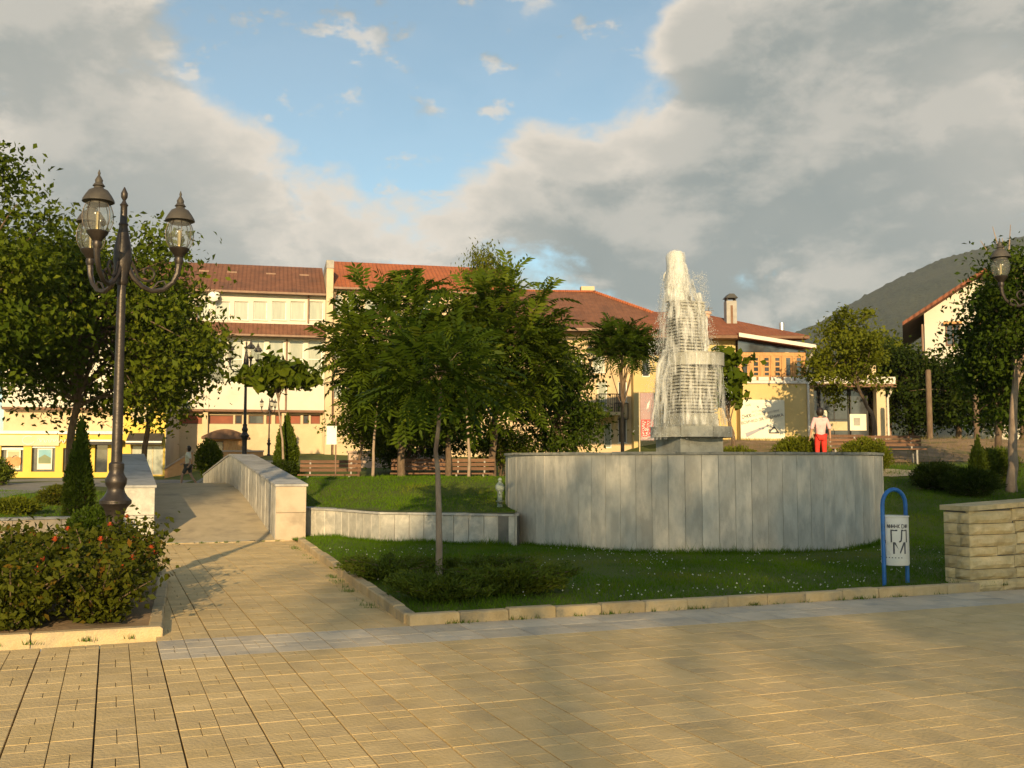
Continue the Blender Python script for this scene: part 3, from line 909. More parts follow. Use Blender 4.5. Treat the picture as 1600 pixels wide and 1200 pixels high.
# ------------------------------------------------------------------ bridge
br = empty('footbridge', (BO.x, BO.y, 0), PHI, 'humped footbridge with grey marble parapets at the end of the path', 'bridge')
BL = 18.0
def deckz(t): return .02 + .76 * (math.sin(PI * min(max(t, 0), BL) / BL) ** 1.15) + .022 * min(t, BL)
def partop(t): 
    k = 1 - abs(t - BL/2) / (BL/2)
    return 1.15 + .70 * k - .02 * math.exp(-((t - BL/2)/.6)**2)
m = MB(); n = 36
for i in range(n):
    a, b = BL*i/n, BL*(i+1)/n
    m.add([(-BW-.05, a, deckz(a)), (BW+.05, a, deckz(a)), (BW+.05, b, deckz(b)), (-BW-.05, b, deckz(b))], [(0, 1, 2, 3)])
m.build('deck', MATS['deck'], br, True)
for s, nm in ((1, 'parapet'), (-1, 'parapet')):
    x0, x1 = (BW, BW+PW) if s > 0 else (-BW-PW, -BW)
    par = MB()
    n = 24
    xa, xb = x0 + .032, x1 - .032
    vs = []; fs = []
    for i in range(n+1):
        t = .035 + (BL-.07)*i/n
        vs += [(xa, t, -.3), (xb, t, -.3), (xb, t, partop(t)-.05), (xa, t, partop(t)-.05)]
    for i in range(n):
        for k in range(4): fs.append((i*4+k, i*4+(k+1) % 4, (i+1)*4+(k+1) % 4, (i+1)*4+k))
    fs += [(3, 2, 1, 0), tuple(n*4+k for k in range(4))]
    par.add(vs, fs)
    po = par.build(nm, MATS['core'], br)
    # end blocks (warm stone), two courses
    ht = partop(0) - .05
    for (za, zb) in ((-.2, .56), (.565, ht)):
        w_ = 1 if s > 0 else 1
        MB(frame_M(Vector((x0, .032, 0)), Vector((1,0,0)), Vector((0,0,1)), Vector((0,-1,0)))).cbox(.002, PW-.002, za, zb, 0, .034, .008).build('end_block', MATS['marble_warm'] if s > 0 else MATS['marble'], po)
    # side panels
    if s > 0:
        clad(po, (xa, BL-.06), (xa, .06), lambda q: -.2, lambda q: partop(BL-.06-q)-.05, .30, 'marble', jitter=.01)
        clad(po, (xb, .06), (xb, BL-.06), lambda q: -.2, lambda q: partop(.06+q)-.05, .45, 'marble')
    else:
        clad(po, (xb, .06), (xb, BL-.06), lambda q: -.2, lambda q: partop(.06+q)-.05, .45, 'marble')
        clad(po, (xa, BL-.06), (xa, .06), lambda q: -.2, lambda q: partop(BL-.06-q)-.05, .45, 'marble')
    nc = 18
    for i in range(nc):
        a, b = BL*i/nc + .004 - (.03 if i == 0 else 0), BL*(i+1)/nc - .004
        ya, yb = partop(a), partop(b)
        X0, X1 = x0 - .025, x1 + .025
        MB().add([(X0,a,ya-.046),(X1,a,ya-.046),(X1,b,yb-.046),(X0,b,yb-.046),(X0,a,ya),(X1,a,ya),(X1,b,yb),(X0,b,yb)],
           [(0,3,2,1),(4,5,6,7),(0,1,5,4),(1,2,6,5),(2,3,7,6),(3,0,4,7)]).build('cap_slab', MATS['cap'], po)

# ------------------------------------------------------------------ rock-faced wall on the right
rw = empty('stone_wall', (STW.x, STW.y, 0), PHI, 'rough tan rock-faced stone wall at the right edge of the lawn', 'wall')
RL, RT, RH = 4.2, .42, 1.05
def rtop(x): return RH + .045 * x
MB().slab_xz([(.03, -.1), (RL, -.1), (RL, rtop(RL)-.07), (.03, rtop(0)-.07)], .03, RT).build('wall_core', MATS['core'], rw)
rr = random.Random(11)
def rockstone(parent, M, w, h, dep):
    bm = bmesh.new()
    nx, nz = max(2, int(w/.09)), 3
    V = {}
    for i in range(nx+1):
        for j in range(nz+1):
            edge = i in (0, nx) or j in (0, nz)
            d = 0 if edge else dep*rr.uniform(.4, 1.0)
            V[i, j] = bm.verts.new((w*i/nx + (0 if i in (0, nx) else rr.uniform(-.012,.012)), -d - (.012 if not edge else 0), h*j/nz + (0 if j in (0,nz) else rr.uniform(-.012,.012))))
    for i in range(nx):
        for j in range(nz): bm.faces.new((V[i,j], V[i+1,j], V[i+1,j+1], V[i,j+1]))
    eds = [e for e in bm.edges if e.is_boundary]
    r = bmesh.ops.extrude_edge_only(bm, edges=eds)
    for v in [g for g in r['geom'] if isinstance(g, bmesh.types.BMVert)]: v.co.y += .05
    bmesh.ops.recalc_face_normals(bm, faces=bm.faces[:])
    me = bpy.data.meshes.new('wall_stone'); bm.to_mesh(me); bm.free(); me.materials.append(MATS['rock'])
    return inst('wall_stone', me, parent, M)
z = -.02
heights = [.165, .14, .17, .13, .16, .15, .15]
sc_ = (RH - .08 + .02) / sum(heights)
for hi_, h in enumerate(heights):
    h *= sc_
    x = 0.0
    while x < RL - .05:
        w = min(rr.uniform(.28, .85), RL - x)
        if RL - x - w < .15: w = RL - x
        hh = h - .008
        rockstone(rw, Matrix.Translation((x + .004, .0, z + .045*x*(z/RH))), w - .008, hh + (.02 if hi_ == 6 else 0), .035)
        x += w
    Ml = Matrix.Translation((.0, RT - .0, z)) @ Matrix.Rotation(-PI/2, 4, 'Z')
    ws = rr.uniform(.15, .28)
    rockstone(rw, Ml @ Matrix.Translation((.004, .0, 0)), ws - .006, h - .008, .03)
    rockstone(rw, Ml @ Matrix.Translation((ws, .0, 0)), RT - ws - .004, h - .008, .03)
    z += h
x = -.03
while x < RL:
    w = min(rr.uniform(.5, .9), RL - x + .01)
    MB().add([(x,-.04,rtop(x)-.062),(x+w-.006,-.04,rtop(x+w)-.062),(x+w-.006,RT+.03,rtop(x+w)-.062),(x,RT+.03,rtop(x)-.062),
              (x,-.04,rtop(x)),(x+w-.006,-.04,rtop(x+w)),(x+w-.006,RT+.03,rtop(x+w)),(x,RT+.03,rtop(x))],
      [(0,3,2,1),(4,5,6,7),(0,1,5,4),(1,2,6,5),(2,3,7,6),(3,0,4,7)]).build('coping_stone', MATS['rock'], rw)
    x += w
# ------------------------------------------------------------------ buildings
class Fr:
    """a facade frame: x along the facade, y inwards, z up, origin on the ground"""
    def __init__(s, o, ang): s.o = Vector(o); s.a = ang
    def loc(s, x, y):
        r = ray(x, y); c0 = Vector((0, 0, EYE))
        n = Vector((-math.sin(s.a), math.cos(s.a), 0))
        t = (s.o - c0).dot(n) / r.dot(n)
        p = c0 + r * t - s.o
        return (p.x*math.cos(s.a) + p.y*math.sin(s.a), p.z)
    def lx(s, x, y=600): return s.loc(x, y)[0]
    def rect(s, x0, x1, y0, y1):
        a = s.loc(x0, y1); b = s.loc(x1, y0)
        c = s.loc(x0, y0); d = s.loc(x1, y1)
        return ((a[0]+c[0])/2, (b[0]+d[0])/2, (a[1]+d[1])/2, (b[1]+c[1])/2)

def facade(parent, x0, x1, z0, z1, opens, depth, mat, name='wall', rec=.22, y=0.0, inner='glass_dark'):
    m = MB()
    ops = [o for o in opens if o[1] > x0 and o[0] < x1]
    xs = sorted(set([x0, x1] + [v for o in ops for v in (o[0], o[1]) if x0 < v < x1]))
    zs = sorted(set([z0, z1] + [v for o in ops for v in (o[2], o[3]) if z0 < v < z1]))
    for i in range(len(xs)-1):
        for j in range(len(zs)-1):
            cx_, cz = (xs[i]+xs[i+1])/2, (zs[j]+zs[j+1])/2
            if any(o[0] < cx_ < o[1] and o[2] < cz < o[3] for o in ops): continue
            m.add([(xs[i],y,zs[j]),(xs[i+1],y,zs[j]),(xs[i+1],y,zs[j+1]),(xs[i],y,zs[j+1])], [(0,1,2,3)])
    for (a, b, c, d) in ops:
        e = y + rec
        m.add([(a,y,c),(b,y,c),(b,y,d),(a,y,d),(a,e,c),(b,e,c),(b,e,d),(a,e,d)], [(0,4,5,1),(1,5,6,2),(2,6,7,3),(3,7,4,0)])
    D = y + depth
    m.add([(x0,y,z0),(x1,y,z0),(x1,y,z1),(x0,y,z1),(x0,D,z0),(x1,D,z0),(x1,D,z1),(x0,D,z1)], [(1,5,6,2),(0,3,7,4),(5,4,7,6),(3,2,6,7)])
    m.add([(x0+.01,y+rec+.03,z0),(x1-.01,y+rec+.03,z0),(x1-.01,y+rec+.03,z1-.01),(x0+.01,y+rec+.03,z1-.01)], [(0,1,2,3)])
    return m.build(name, MATS[mat], parent)

def window(parent, rc, frame, pane, cols=(), rows=(), y=0.0, fw=.05, rec=.12, sill=None, name='window'):
    a, b, c, d = rc
    m = MB(); y0, y1 = y + rec, y + rec + .05
    m.box(a, a+fw, y0, y1, c, d); m.box(b-fw, b, y0, y1, c, d)
    m.box(a+fw, b-fw, y0, y1, c, c+fw); m.box(a+fw, b-fw, y0, y1, d-fw, d)
    for k in cols:
        x = a + (b-a)*k; m.box(x-fw*.4, x+fw*.4, y0+.004, y1-.004, c+fw, d-fw)
    for k in rows:
        z = c + (d-c)*k; m.box(a+fw, b-fw, y0+.008, y1-.008, z-fw*.4, z+fw*.4)
    w = m.build(name, MATS[frame], parent)
    MB().add([(a+fw*.5,y0+.03,c+fw*.5),(b-fw*.5,y0+.03,c+fw*.5),(b-fw*.5,y0+.03,d-fw*.5),(a+fw*.5,y0+.03,d-fw*.5)], [(0,1,2,3)]).build('pane', MATS[pane], w)
    if sill:
        MB().box(a-.06, b+.06, y-.07, y+rec-.005, c-.05, c).build('sill', MATS[sill], w)
    return w

def shed_roof(parent, x0, x1, ya, za, yb, zb, mat, th=.14, name='roof'):
    return MB().add([(x0,ya,za),(x1,ya,za),(x1,yb,zb),(x0,yb,zb),(x0,ya,za-th),(x1,ya,za-th),(x1,yb,zb-th),(x0,yb,zb-th)],
       [(0,1,2,3),(7,6,5,4),(4,5,1,0),(5,6,2,1),(6,7,3,2),(7,4,0,3)]).build(name, MATS[mat], parent)

def scribble(parent, name, x0, x1, z, h, y, mat, seed=0, slant=0.0, w=.014):
    rr_ = random.Random(seed); m = MB(); x = x0
    while x < x1:
        gw = h * rr_.uniform(.5, .75); zz = z + (x - x0) * slant
        k = rr_.randrange(4)
        m.bar((x, y, zz), (x, y, zz+h), .006, w)
        if k == 0: m.bar((x+gw*.8, y, zz), (x+gw*.8, y, zz+h), .006, w); m.bar((x, y, zz+h*.5), (x+gw*.8, y, zz+h*.5), .006, w)
        elif k == 1: m.bar((x, y, zz+h), (x+gw*.8, y, zz+h), .006, w); m.bar((x, y, zz), (x+gw*.8, y, zz), .006, w)
        elif k == 2: m.bar((x, y, zz+h), (x+gw*.8, y, zz), .006, w); m.bar((x+gw*.8, y, zz), (x+gw*.8, y, zz+h), .006, w)
        else: m.bar((x, y, zz+h*.5), (x+gw*.8, y, zz+h), .006, w); m.bar((x, y, zz+h*.5), (x+gw*.8, y, zz), .006, w)
        x += gw * (1.15 if rr_.random() < .85 else 1.9)
    return m.build(name, MATS[mat], parent)

# --- long white three-storey building
wb_o = px(262, 700, 60); wb_o.z = 1.2
A1 = math.atan2(2.07, 8.75)
F1 = Fr(wb_o, A1)
wb = empty('civic_building', wb_o, A1, 'long white three-storey building with brown roofs behind the bridge', 'building')
XR = F1.lx(507)
eave = F1.loc(400, 457)[1]
zmid = F1.loc(400, 505)[1]
zband = F1.loc(400, 640)[1]
tops = [F1.rect(a, b, 471, 500) for (a, b) in ((308,328),(337,359),(366,388),(396,417),(425,447),(454,476),(483,505))]
tops += [(t[0]-4.3, t[1]-4.3, t[2], t[3]) for t in tops[:4]]
talls = [F1.rect(a, b, 531, 598) for (a, b) in ((331,352),(357,380),(391,413),(420,443),(452,474),(481,503))]
talls += [(t[0]-3.4, t[1]-3.4, t[2], t[3]) for t in talls[2:4]]
vents = [F1.rect(270, 293, 564, 572), F1.rect(297, 317, 565, 573)]
strips = [F1.rect(a, b, 648, 662) for (a, b) in ((278,315),(326,364),(367,378),(388,412),(416,424),(430,470),(474,483),(486,501))]
facade(wb, -9, XR, zband, eave, tops + talls + vents, 9, 'plaster_white')
for t in tops: window(wb, t, 'white_paint', 'curtain', sill='plaster_white')
for t in talls: window(wb, t, 'white_paint', 'curtain', rows=(.34, .55), fw=.045)
for t in vents: window(wb, t, 'white_paint', 'glass_dark', name='vent')
facade(wb, -9, XR, 0, zband - .14, strips, 8.5, 'plaster_cream', name='ground_floor_wall', y=.5)
for i, t in enumerate(strips):
    window(wb, t, 'brown_trim', 'glass_dark' if i in (2, 3, 6) else 'red_strip', y=.5)
MB().box(-9, XR+.03, -.06, 8.8, zband-.14, zband-.005).build('ledge', MATS['brown_trim'], wb)
for xx in (318, 441, 505):
    x = F1.lx(xx); MB().box(x, x+.28, .12, .49, 0, zband-.145).build('pillar', MATS['plaster_cream'], wb)
for xx in (327, 385, 447):
    x = F1.lx(xx)
    MB().box(x-.012, x+.012, -.006, .0, zband, F1.loc(xx, 530)[1]).build('panel_joint', MATS['plaster_grey_and_shade'], wb)
# skirt roof between the storeys, main roof above
zs0 = F1.loc(430, 525)[1]
shed_roof(wb, -9, XR-.02, -.75, zs0, -.01, zmid, 'roof_brown', name='skirt_roof')
MB().box(-9, XR-.02, -.86, -.76, zs0-.13, zs0-.02).build('gutter', MATS['gutter'], wb)
sc_wall = F1.loc(400, 458)[1]
rf = shed_roof(wb, -9.5, XR-.02, -.5, eave+.02, 4.4, F1.loc(400, 424)[1]+1.2, 'roof_brown')
shed_roof(wb, -9.5, XR-.02, 4.42, F1.loc(400, 424)[1]+1.2, 9.4, eave+.02, 'roof_brown', name='rear_roof')
MB().box(-9.5, XR-.02, -.62, -.51, eave-.13, eave-.01).build('gutter', MATS['gutter'], wb)
for xx in (310, 356, 420, 475):
    x = F1.lx(xx); y0 = 2.7; zr = eave + (F1.loc(400, 424)[1]+1.2-eave)*(y0+.5)/4.9
    MB().box(x-.3, x+.3, y0, y0+.35, zr-.02, zr+.09).build('roof_hatch', MATS['gutter'], rf)
for xx, y0 in ((305, 455), (480, 455), (447, 530)):
    x = F1.lx(xx); zz = F1.loc(xx, y0)[1]; bot = F1.loc(xx, 505)[1] if y0 == 455 else zband
    MB().tube([(x, -.09, zz), (x, -.09, bot)], .05, 8).build('downpipe', MATS['gutter'], wb)
dsh = MB(); n_ = 14
c = F1.loc(335, 464); 
rings = []
vs = []; fs = []
for i in range(4):
    r_ = .34*(i+1)/4
    for k in range(n_): vs.append((c[0]+r_*math.cos(2*PI*k/n_), -.55+.35*(r_/.34)**2*.4-.1, c[1]+r_*math.sin(2*PI*k/n_)))
for i in range(3):
    for k in range(n_): fs.append((i*n_+k, i*n_+(k+1)%n_, (i+1)*n_+(k+1)%n_, (i+1)*n_+k))
fs.append(tuple(range(n_)))
dsh.add(vs, fs)
do = dsh.build('satellite_dish', MATS['white_paint'], wb, True)
MB().tube([(c[0], -.5, c[1]), (c[0]+.1, -.2, c[1]-.3), (c[0]+.1, .0, c[1]-.3)], .03, 6).build('dish_arm', MATS['iron_cap'], do)

# --- neighbour with the orange roof
nb_o = wb_o + Vector((math.cos(A1), math.sin(A1), 0)) * (XR + .02); 
nb = empty('orange_roofed_building', nb_o, A1, 'cream building with a bright orange roof behind the leafy trees', 'building')
F2 = Fr(nb_o, A1)
ev2 = F2.loc(560, 452)[1]
op = [F2.rect(516,535,460,492), F2.rect(542,561,460,492), F2.rect(570,590,460,492), F2.rect(600,620,460,492), F2.rect(650,670,462,494),
      F2.rect(516,534,527,560), F2.rect(541,559,527,560), F2.rect(570,590,527,560), F2.rect(516,534,594,622), F2.rect(541,559,594,622)]
facade(nb, .42, 11.5, 0, ev2, op, 9, 'plaster_cream')
for t in op: window(nb, t, 'white_paint', 'curtain', rows=(.6,), sill='plaster_white')
zc = F2.loc(540, 512)[1]
MB().box(.42, 11.5, -.22, -.005, zc, zc+.42).build('cornice', MATS['plaster_tan'], nb)
pier_t = F2.loc(511, 409)[1]
MB().box(-.01, .40, -.55, 9, 0, pier_t-.5).build('fire_wall', MATS['plaster_cream'], nb)
MB().box(-.03, .42, -.6, 3.2, pier_t-.495, pier_t).build('fire_wall_cap', MATS['concrete'], nb)
zr2 = F2.loc(560, 416)[1]+1.1
shed_roof(nb, .44, 11.9, -.55, ev2+.02, 4.4, zr2, 'roof_orange')
shed_roof(nb, .44, 11.9, 4.42, zr2, 9.4, ev2+.02, 'roof_orange', name='rear_roof')
MB().box(.44, 11.9, -.66, -.56, ev2-.12, ev2-.0).build('gutter', MATS['gutter'], nb)
MB().tube([(.62, -.5, ev2-.1), (.50, -.12, ev2-.7), (.50, -.12, 0)], .05, 8).build('downpipe', MATS['gutter'], nb)

# --- tan building with the brown hip roof
hb_o = px(690, 700, 55.5); hb_o.z = 1.4
A3 = R(5)
F3 = Fr(hb_o, A3)
hb = empty('hip_roofed_building', hb_o, A3, 'tan building with a brown hip roof and a small balcony behind the fountain', 'building')
xe = F3.lx(986); ev3 = F3.loc(930, 518)[1]
op = [F3.rect(926,945,556,582), F3.rect(966,980,596,628), F3.rect(966,980,652,692), F3.rect(944,956,662,700), F3.rect(934,949,596,642), F3.rect(893,910,556,582), F3.rect(850,868,556,582)]
facade(hb, 0, xe, 0, ev3, op, 9, 'plaster_tan')
for i, t in enumerate(op): window(hb, t, 'white_paint', 'glass_dark' if i in (1, 2) else 'curtain', cols=(.5,) if i in (0, 5, 6) else (), sill='plaster_white' if i not in (3, 4) else None, name='window' if i not in (3, 4) else 'door')
tinted_end = F3.lx(1062)
facade(hb, xe+.01, tinted_end, 0, ev3-.02, [F3.rect(1000,1012,560,590)], 8.4, 'plaster_yellow', name='sun_tinted_wall', y=-.6)  # yellower paint puts the brightness of the corner's sunward face into colour
window(hb, F3.rect(1000,1012,560,590), 'white_paint', 'glass_dark', y=-.6)
zr3 = F3.loc(905, 466)[1] + 1.15
xa, xb_, ym = F3.lx(845), F3.lx(950), 4.3
m = MB(); o_ = .7
lo = ev3 + .02
m.add([(-o_,-o_-.6,lo),(tinted_end+o_,-o_-.6,lo),(tinted_end+o_,9+o_,lo),(-o_,9+o_,lo),(2.5,ym,zr3),(xb_,ym,zr3-.1)], [(0,1,5,4),(1,2,5),(2,3,4,5),(3,0,4),(3,2,1,0)])
rf = m.build('roof', MATS['roof_brown'], hb)
rt = MB()
for i in range(46):
    t = i/45.0
    p = Vector((xb_,ym,zr3-.1)).lerp(Vector((tinted_end+o_,-o_-.6,lo)), t)
    rt.box(p.x-.09, p.x+.09, p.y-.09, p.y+.09, p.z-.02, p.z+.11)
for i in range(60):
    x = 2.5 + (xb_-2.5)*i/59
    rt.box(x-.07, x+.07, ym-.09, ym+.09, zr3-.1, zr3+.02)
rt.build('ridge_tiles', MATS['roof_orange'], rf)
cxx = F3.lx(941)
MB().box(cxx-.4, cxx+.4, ym+.4, ym+1.0, zr3-.8, zr3+.35).build('chimney', MATS['plaster_cream'], rf)
MB().box(-o_, tinted_end+o_, -o_-.66, -o_-.605, lo-.16, lo-.01).build('gutter', MATS['gutter'], hb)
# balcony
bx0, bx1 = F3.lx(930), F3.lx(963); zb = F3.loc(945, 645)[1]
bal = MB().slab_xz([(bx0,zb-.18),(bx1,zb-.18),(bx1,zb),(bx0,zb)], -1.2, -.005).build('balcony', MATS['plaster_tan'], hb)
m = MB()
for k in range(12):
    x = bx0+.03+(bx1-bx0-.06)*k/11; m.bar((x,-1.17,zb),(x,-1.17,zb+.95), .025)
for k in range(6):
    y = -1.17+1.1*k/5
    for x in (bx0+.03, bx1-.03): m.bar((x,y,zb),(x,y,zb+.95), .02)
m.bar((bx0,-1.17,zb+.96),(bx1,-1.17,zb+.96), .05); m.bar((bx0+.03,-1.17,zb+.965),(bx0+.03,0,zb+.965), .04); m.bar((bx1-.03,-1.17,zb+.965),(bx1-.03,0,zb+.965), .04)
m.build('railing', MATS['iron'], bal)
for x in (bx0+.15, bx1-.15):
    MB().add([(x-.08,-.9,zb-.19),(x+.08,-.9,zb-.19),(x+.08,-.01,zb-.19),(x-.08,-.01,zb-.19),(x-.08,-.01,zb-.9),(x+.08,-.01,zb-.9)], [(0,3,2,1),(0,1,5,4),(3,4,5,2),(0,4,3),(1,2,5)]).build('bracket', MATS['plaster_cream'], bal)
gr = F3.rect(960, 981, 630, 655)
m = MB(); y0 = -.05
for k in range(4): 
    x = gr[0]+(gr[1]-gr[0])*k/3; m.bar((x,y0,gr[2]),(x,y0,gr[3]), .05)
m.bar((gr[0],y0,gr[2]),(gr[1],y0,gr[2]), .05); m.bar((gr[0],y0,gr[3]),(gr[1],y0,gr[3]), .05)
m.build('grille', MATS['iron'], hb)

# --- bright yellow shop on the left
yb_o = px(-70, 720, 53.5); yb_o.z = .55
A4 = R(9)
F4 = Fr(yb_o, A4)
yb = empty('yellow_shop', yb_o, A4, 'bright yellow single-storey shop with posters and a taller sign block on the left', 'shop')
xt0, xt1 = F4.lx(196), F4.lx(262)
zpar = F4.loc(60, 678)[1]; ztt = F4.loc(235, 601)[1]
op = [F4.rect(-50,-20,697,737), F4.rect(1,36,697,737), F4.rect(49,86,694,737), F4.rect(98,105,700,738), F4.rect(148,168,690,738)]
facade(yb, 0, xt0, 0, zpar, op, 6, 'plaster_bright', rec=.3)
facade(yb, xt0+.01, xt1, 0, ztt, [F4.rect(206,256,696,742)], 4.2, 'plaster_bright', name='sign_block', y=-.25)
window(yb, F4.rect(206,256,696,742), 'plaster_cream', 'curtain', cols=(.33,.66), y=-.25)
MB().box(xt1+.004, xt1+.03, -.24, 4.0, 0, ztt-.01).build('side_wall', MATS['plaster_grey_and_shade'], yb)  # shade on the yellow block's right side, put in as a grey sheet
for i, t in enumerate(op):
    w = window(yb, t, 'dark_paint', 'glass_dark', y=0, rec=.2, name='window' if i < 3 else 'door')
    if i in (1, 2):
        a, b, c_, d_ = t; wd = b-a; hh = d_-c_
        a2, b2, c2_, d2_ = a+wd*.22, b-wd*.15, c_+hh*.08, d_-hh*.16
        po = MB().box(a2, b2, .13, .16, c2_, d2_).build('poster', MATS['banner_white'], w)
        hh2 = d2_-c2_
        if i == 1:
            MB().box(a2+.06, b2-.06, .122, .13, c2_+hh2*.06, d2_-.06).build('print_field', MATS['poster_sand'], po)
            pk = MB(); 
            for sx in (-.17, 0, .17):
                pk.lathe([(.02,-.26),(.16,-.2),(.2,0),(.16,.2),(.02,.26)], 12, ((a2+b2)/2+sx*1.1, .118, c2_+hh2*.42))
            pk.v = [(v[0], .118+(v[1]-.118)*.03, v[2]) for v in pk.v]
            pk.build('print_fruit', MATS['poster_orange'], po)
            MB().tube([((a2+b2)/2-.05,.115,c2_+hh2*.6),((a2+b2)/2+.02,.115,c2_+hh2*.7),((a2+b2)/2+.16,.115,c2_+hh2*.72)], .02, 5).build('print_stalk', MATS['ink'], po)
        else:
            MB().box(a2+.06, b2-.06, .122, .13, c2_+hh2*.55, d2_-.06).build('print_sky', MATS['poster_sky'], po)
            MB().box(a2+.06, b2-.06, .120, .13, c2_+hh2*.28, c2_+hh2*.55).build('print_hill', MATS['poster_green'], po)
            MB().slab_xz([(a2+.06,c2_+hh2*.55),(b2-.06,c2_+hh2*.55),((a2+b2)/2,c2_+hh2*.72)], .119, .13).build('print_mound', MATS['poster_green'], po)
    if i < 3:
        MB().box(t[0]+.02, t[1]-.02, .05, .19, t[3]-.20, t[3]-.08).build('blind', MATS['white_paint'], w)
s = F4.rect(-60, 96, 678, 690)
sb = MB().box(.02, F4.lx(96), -.14, -.004, zpar-.62, zpar-.06).build('sign_band', MATS['poster_sand'], yb)
sb.data.materials.clear(); sb.data.materials.append(pm('sign_lime', (.55,.56,.30), (.62,.62,.36), 2, .6))
sq = MB(); x_ = F4.lx(38)
sq.tube([(x_+.35+.30*math.cos(k*.5), -.15, zpar-.34+.22*math.sin(k*.5)) for k in range(2, 13)], .025, 6)
sq.tube([(x_+.8+k*.045, -.15, zpar-.36+.10*math.sin(k*1.25)+.03*math.sin(k*.4)) for k in range(40)], .022, 6)
sq.build('sign_lettering', MATS['letter_white'], sb)
MB().box(-.05, xt0, -.12, 6.05, zpar, zpar+.16).build('parapet', MATS['white_paint'], yb)
cc = F4.loc(222, 646)
m = MB(); m.lathe([(.52, -.02), (.52, .04)], 28); 
m.v = [(cc[0]+v[0], -.25-v[2]-.022, cc[1]+v[1]) for v in m.v]
m.build('round_sign', MATS['poster_sand'], yb)
a, b, c_, d_ = F4.rect(203, 258, 677, 695)
aw = MB().add([(a,-.26,d_),(b,-.26,d_),(b,-1.0,c_+.18),(a,-1.0,c_+.18),(a,-1.0,c_),(b,-1.0,c_)], [(0,1,2,3),(3,2,5,4),(0,3,4),(1,5,2)]).build('awning', MATS['awning'], yb)
MB().box(a, b, -1.03, -1.005, c_+.10, c_+.18).build('awning_stripe', MATS['white_paint'], aw)
a, b, c_, d_ = F4.rect(138, 196, 688, 695)
aw = MB().box(a, b, -.7, -.005, c_, d_).build('awning', MATS['awning'], yb)
MB().box(a, b, -.73, -.705, d_-.08, d_+.02).build('awning_stripe', MATS['white_paint'], aw)

# --- terracotta yard walls and the small kiosk in front of the white building
def yard_wall(label, x0, x1, y0, d, zb, mat='terracotta', th=.3, slope=0):
    a = px(x0, y0, d); b = px(x1, y0, d + (x1-x0)*.006)
    e = empty('yard_wall', (a.x, a.y, zb), math.atan2(b.y-a.y, b.x-a.x), label, 'wall')
    L = (b-a).length
    MB().slab_xz([(0, -.3), (L, -.3), (L, b.z-zb), (0, a.z-zb-slope)], 0, th).build('wall_body', MATS[mat], e)
    MB().slab_xz([(-.04, a.z-zb-slope+.003), (L+.04, b.z-zb+.003), (L+.04, b.z-zb+.08), (-.04, a.z-zb-slope+.08)], -.05, th+.05).build('coping', MATS['stone_pink'], e)
yard_wall('orange plastered yard wall below the kiosk', 322, 411, 706, 53, .9)
yard_wall('sloping orange ramp wall behind the walking man', 258, 300, 706, 52, .8, slope=.9)
yard_wall('low pinkish stone wall behind the benches', 545, 700, 708, 36, 1.2, 'stone_pink')
ko = px(352, 705, 56); ko.z = 1.25
kk = empty('kiosk', ko, R(12), 'small brown kiosk with a low curved roof in front of the white building', 'kiosk')
W_ = 2.0/2; 
kh = px(352, 686, 56).z - ko.z
facade(kk, -1.05, 1.05, 0, kh, [(-.85, -.1, kh*.45, kh-.1)], 1.6, 'terracotta', name='wall', rec=.15)
window(kk, (-.85, -.1, kh*.45, kh-.1), 'brown_trim', 'glass_dark')
for k in range(5):
    MB().box(.02+k*.2, .19+k*.2, -.03, -.004, .05, kh-.12).build('plank', MATS['wood_honey'], kk)
poly = [(-1.25, kh)] + [(-1.25+2.5*i/12, kh+.12+.42*math.sin(PI*i/12)) for i in range(13)] + [(1.25, kh)]
MB().slab_xz(poly, -.35, 1.8).build('roof', MATS['brown_trim'], kk)

# --- yellow house with timber veranda, banner wall and shop
ho = px(1110, 690, 42); ho.z = 2.2
A5 = R(3)
F5 = Fr(ho, A5)
hs = empty('veranda_house', ho, A5, 'yellow house with a honey-coloured timber veranda and chimneys right of the fountain', 'house')
x_v0, x_v1 = F5.lx(1150), F5.lx(1254)
zfl = F5.loc(1200, 601)[1]
ev5 = F5.loc(1130, 527)[1]
op = [F5.rect(1108, 1124, 655, 676)]
facade(hs, F5.lx(1082), x_v0, 0, ev5, op, 7, 'plaster_yellow')
window(hs, op[0], 'white_paint', 'glass_dark', sill='plaster_white')
facade(hs, x_v0+.01, x_v1, 0, zfl, [], 6, 'plaster_yellow', name='lower_wall', y=-.55)
MB().box(x_v0-.02, x_v1+.06, -.62, 5.5, zfl+.003, zfl+.12).build('floor_slab', MATS['pot_white'], hs)
# veranda: posts, window sashes
zv0, zv1 = zfl+.123, F5.loc(1200, 549)[1]
zlo = F5.loc(1254, 552)[1]
ver = MB().box(x_v0, x_v1, -.42, -.36, zv0, zv0+.14); ver.box(x_v0, x_v1, -.42, -.36, zlo-.16, zlo-.02)
nsec = 6
for k in range(nsec+1):
    x = x_v0+.05+(x_v1-x_v0-.1)*k/nsec; ver.box(x-.06, x+.06, -.45, -.34, zv0+.145, zlo-.165)
vo = ver.build('veranda', MATS['wood_honey'], hs)
for k in range(nsec):
    a = x_v0+.05+(x_v1-x_v0-.1)*k/nsec+.065; b = x_v0+.05+(x_v1-x_v0-.1)*(k+1)/nsec-.065
    window(vo, (a, b, zv0+.15, zlo-.17), 'wood_honey', 'glass_dark', rows=(.25,.5,.75) if k % 2 == 1 or k == 2 else (), y=-.55, rec=.13, fw=.07, name='sash')
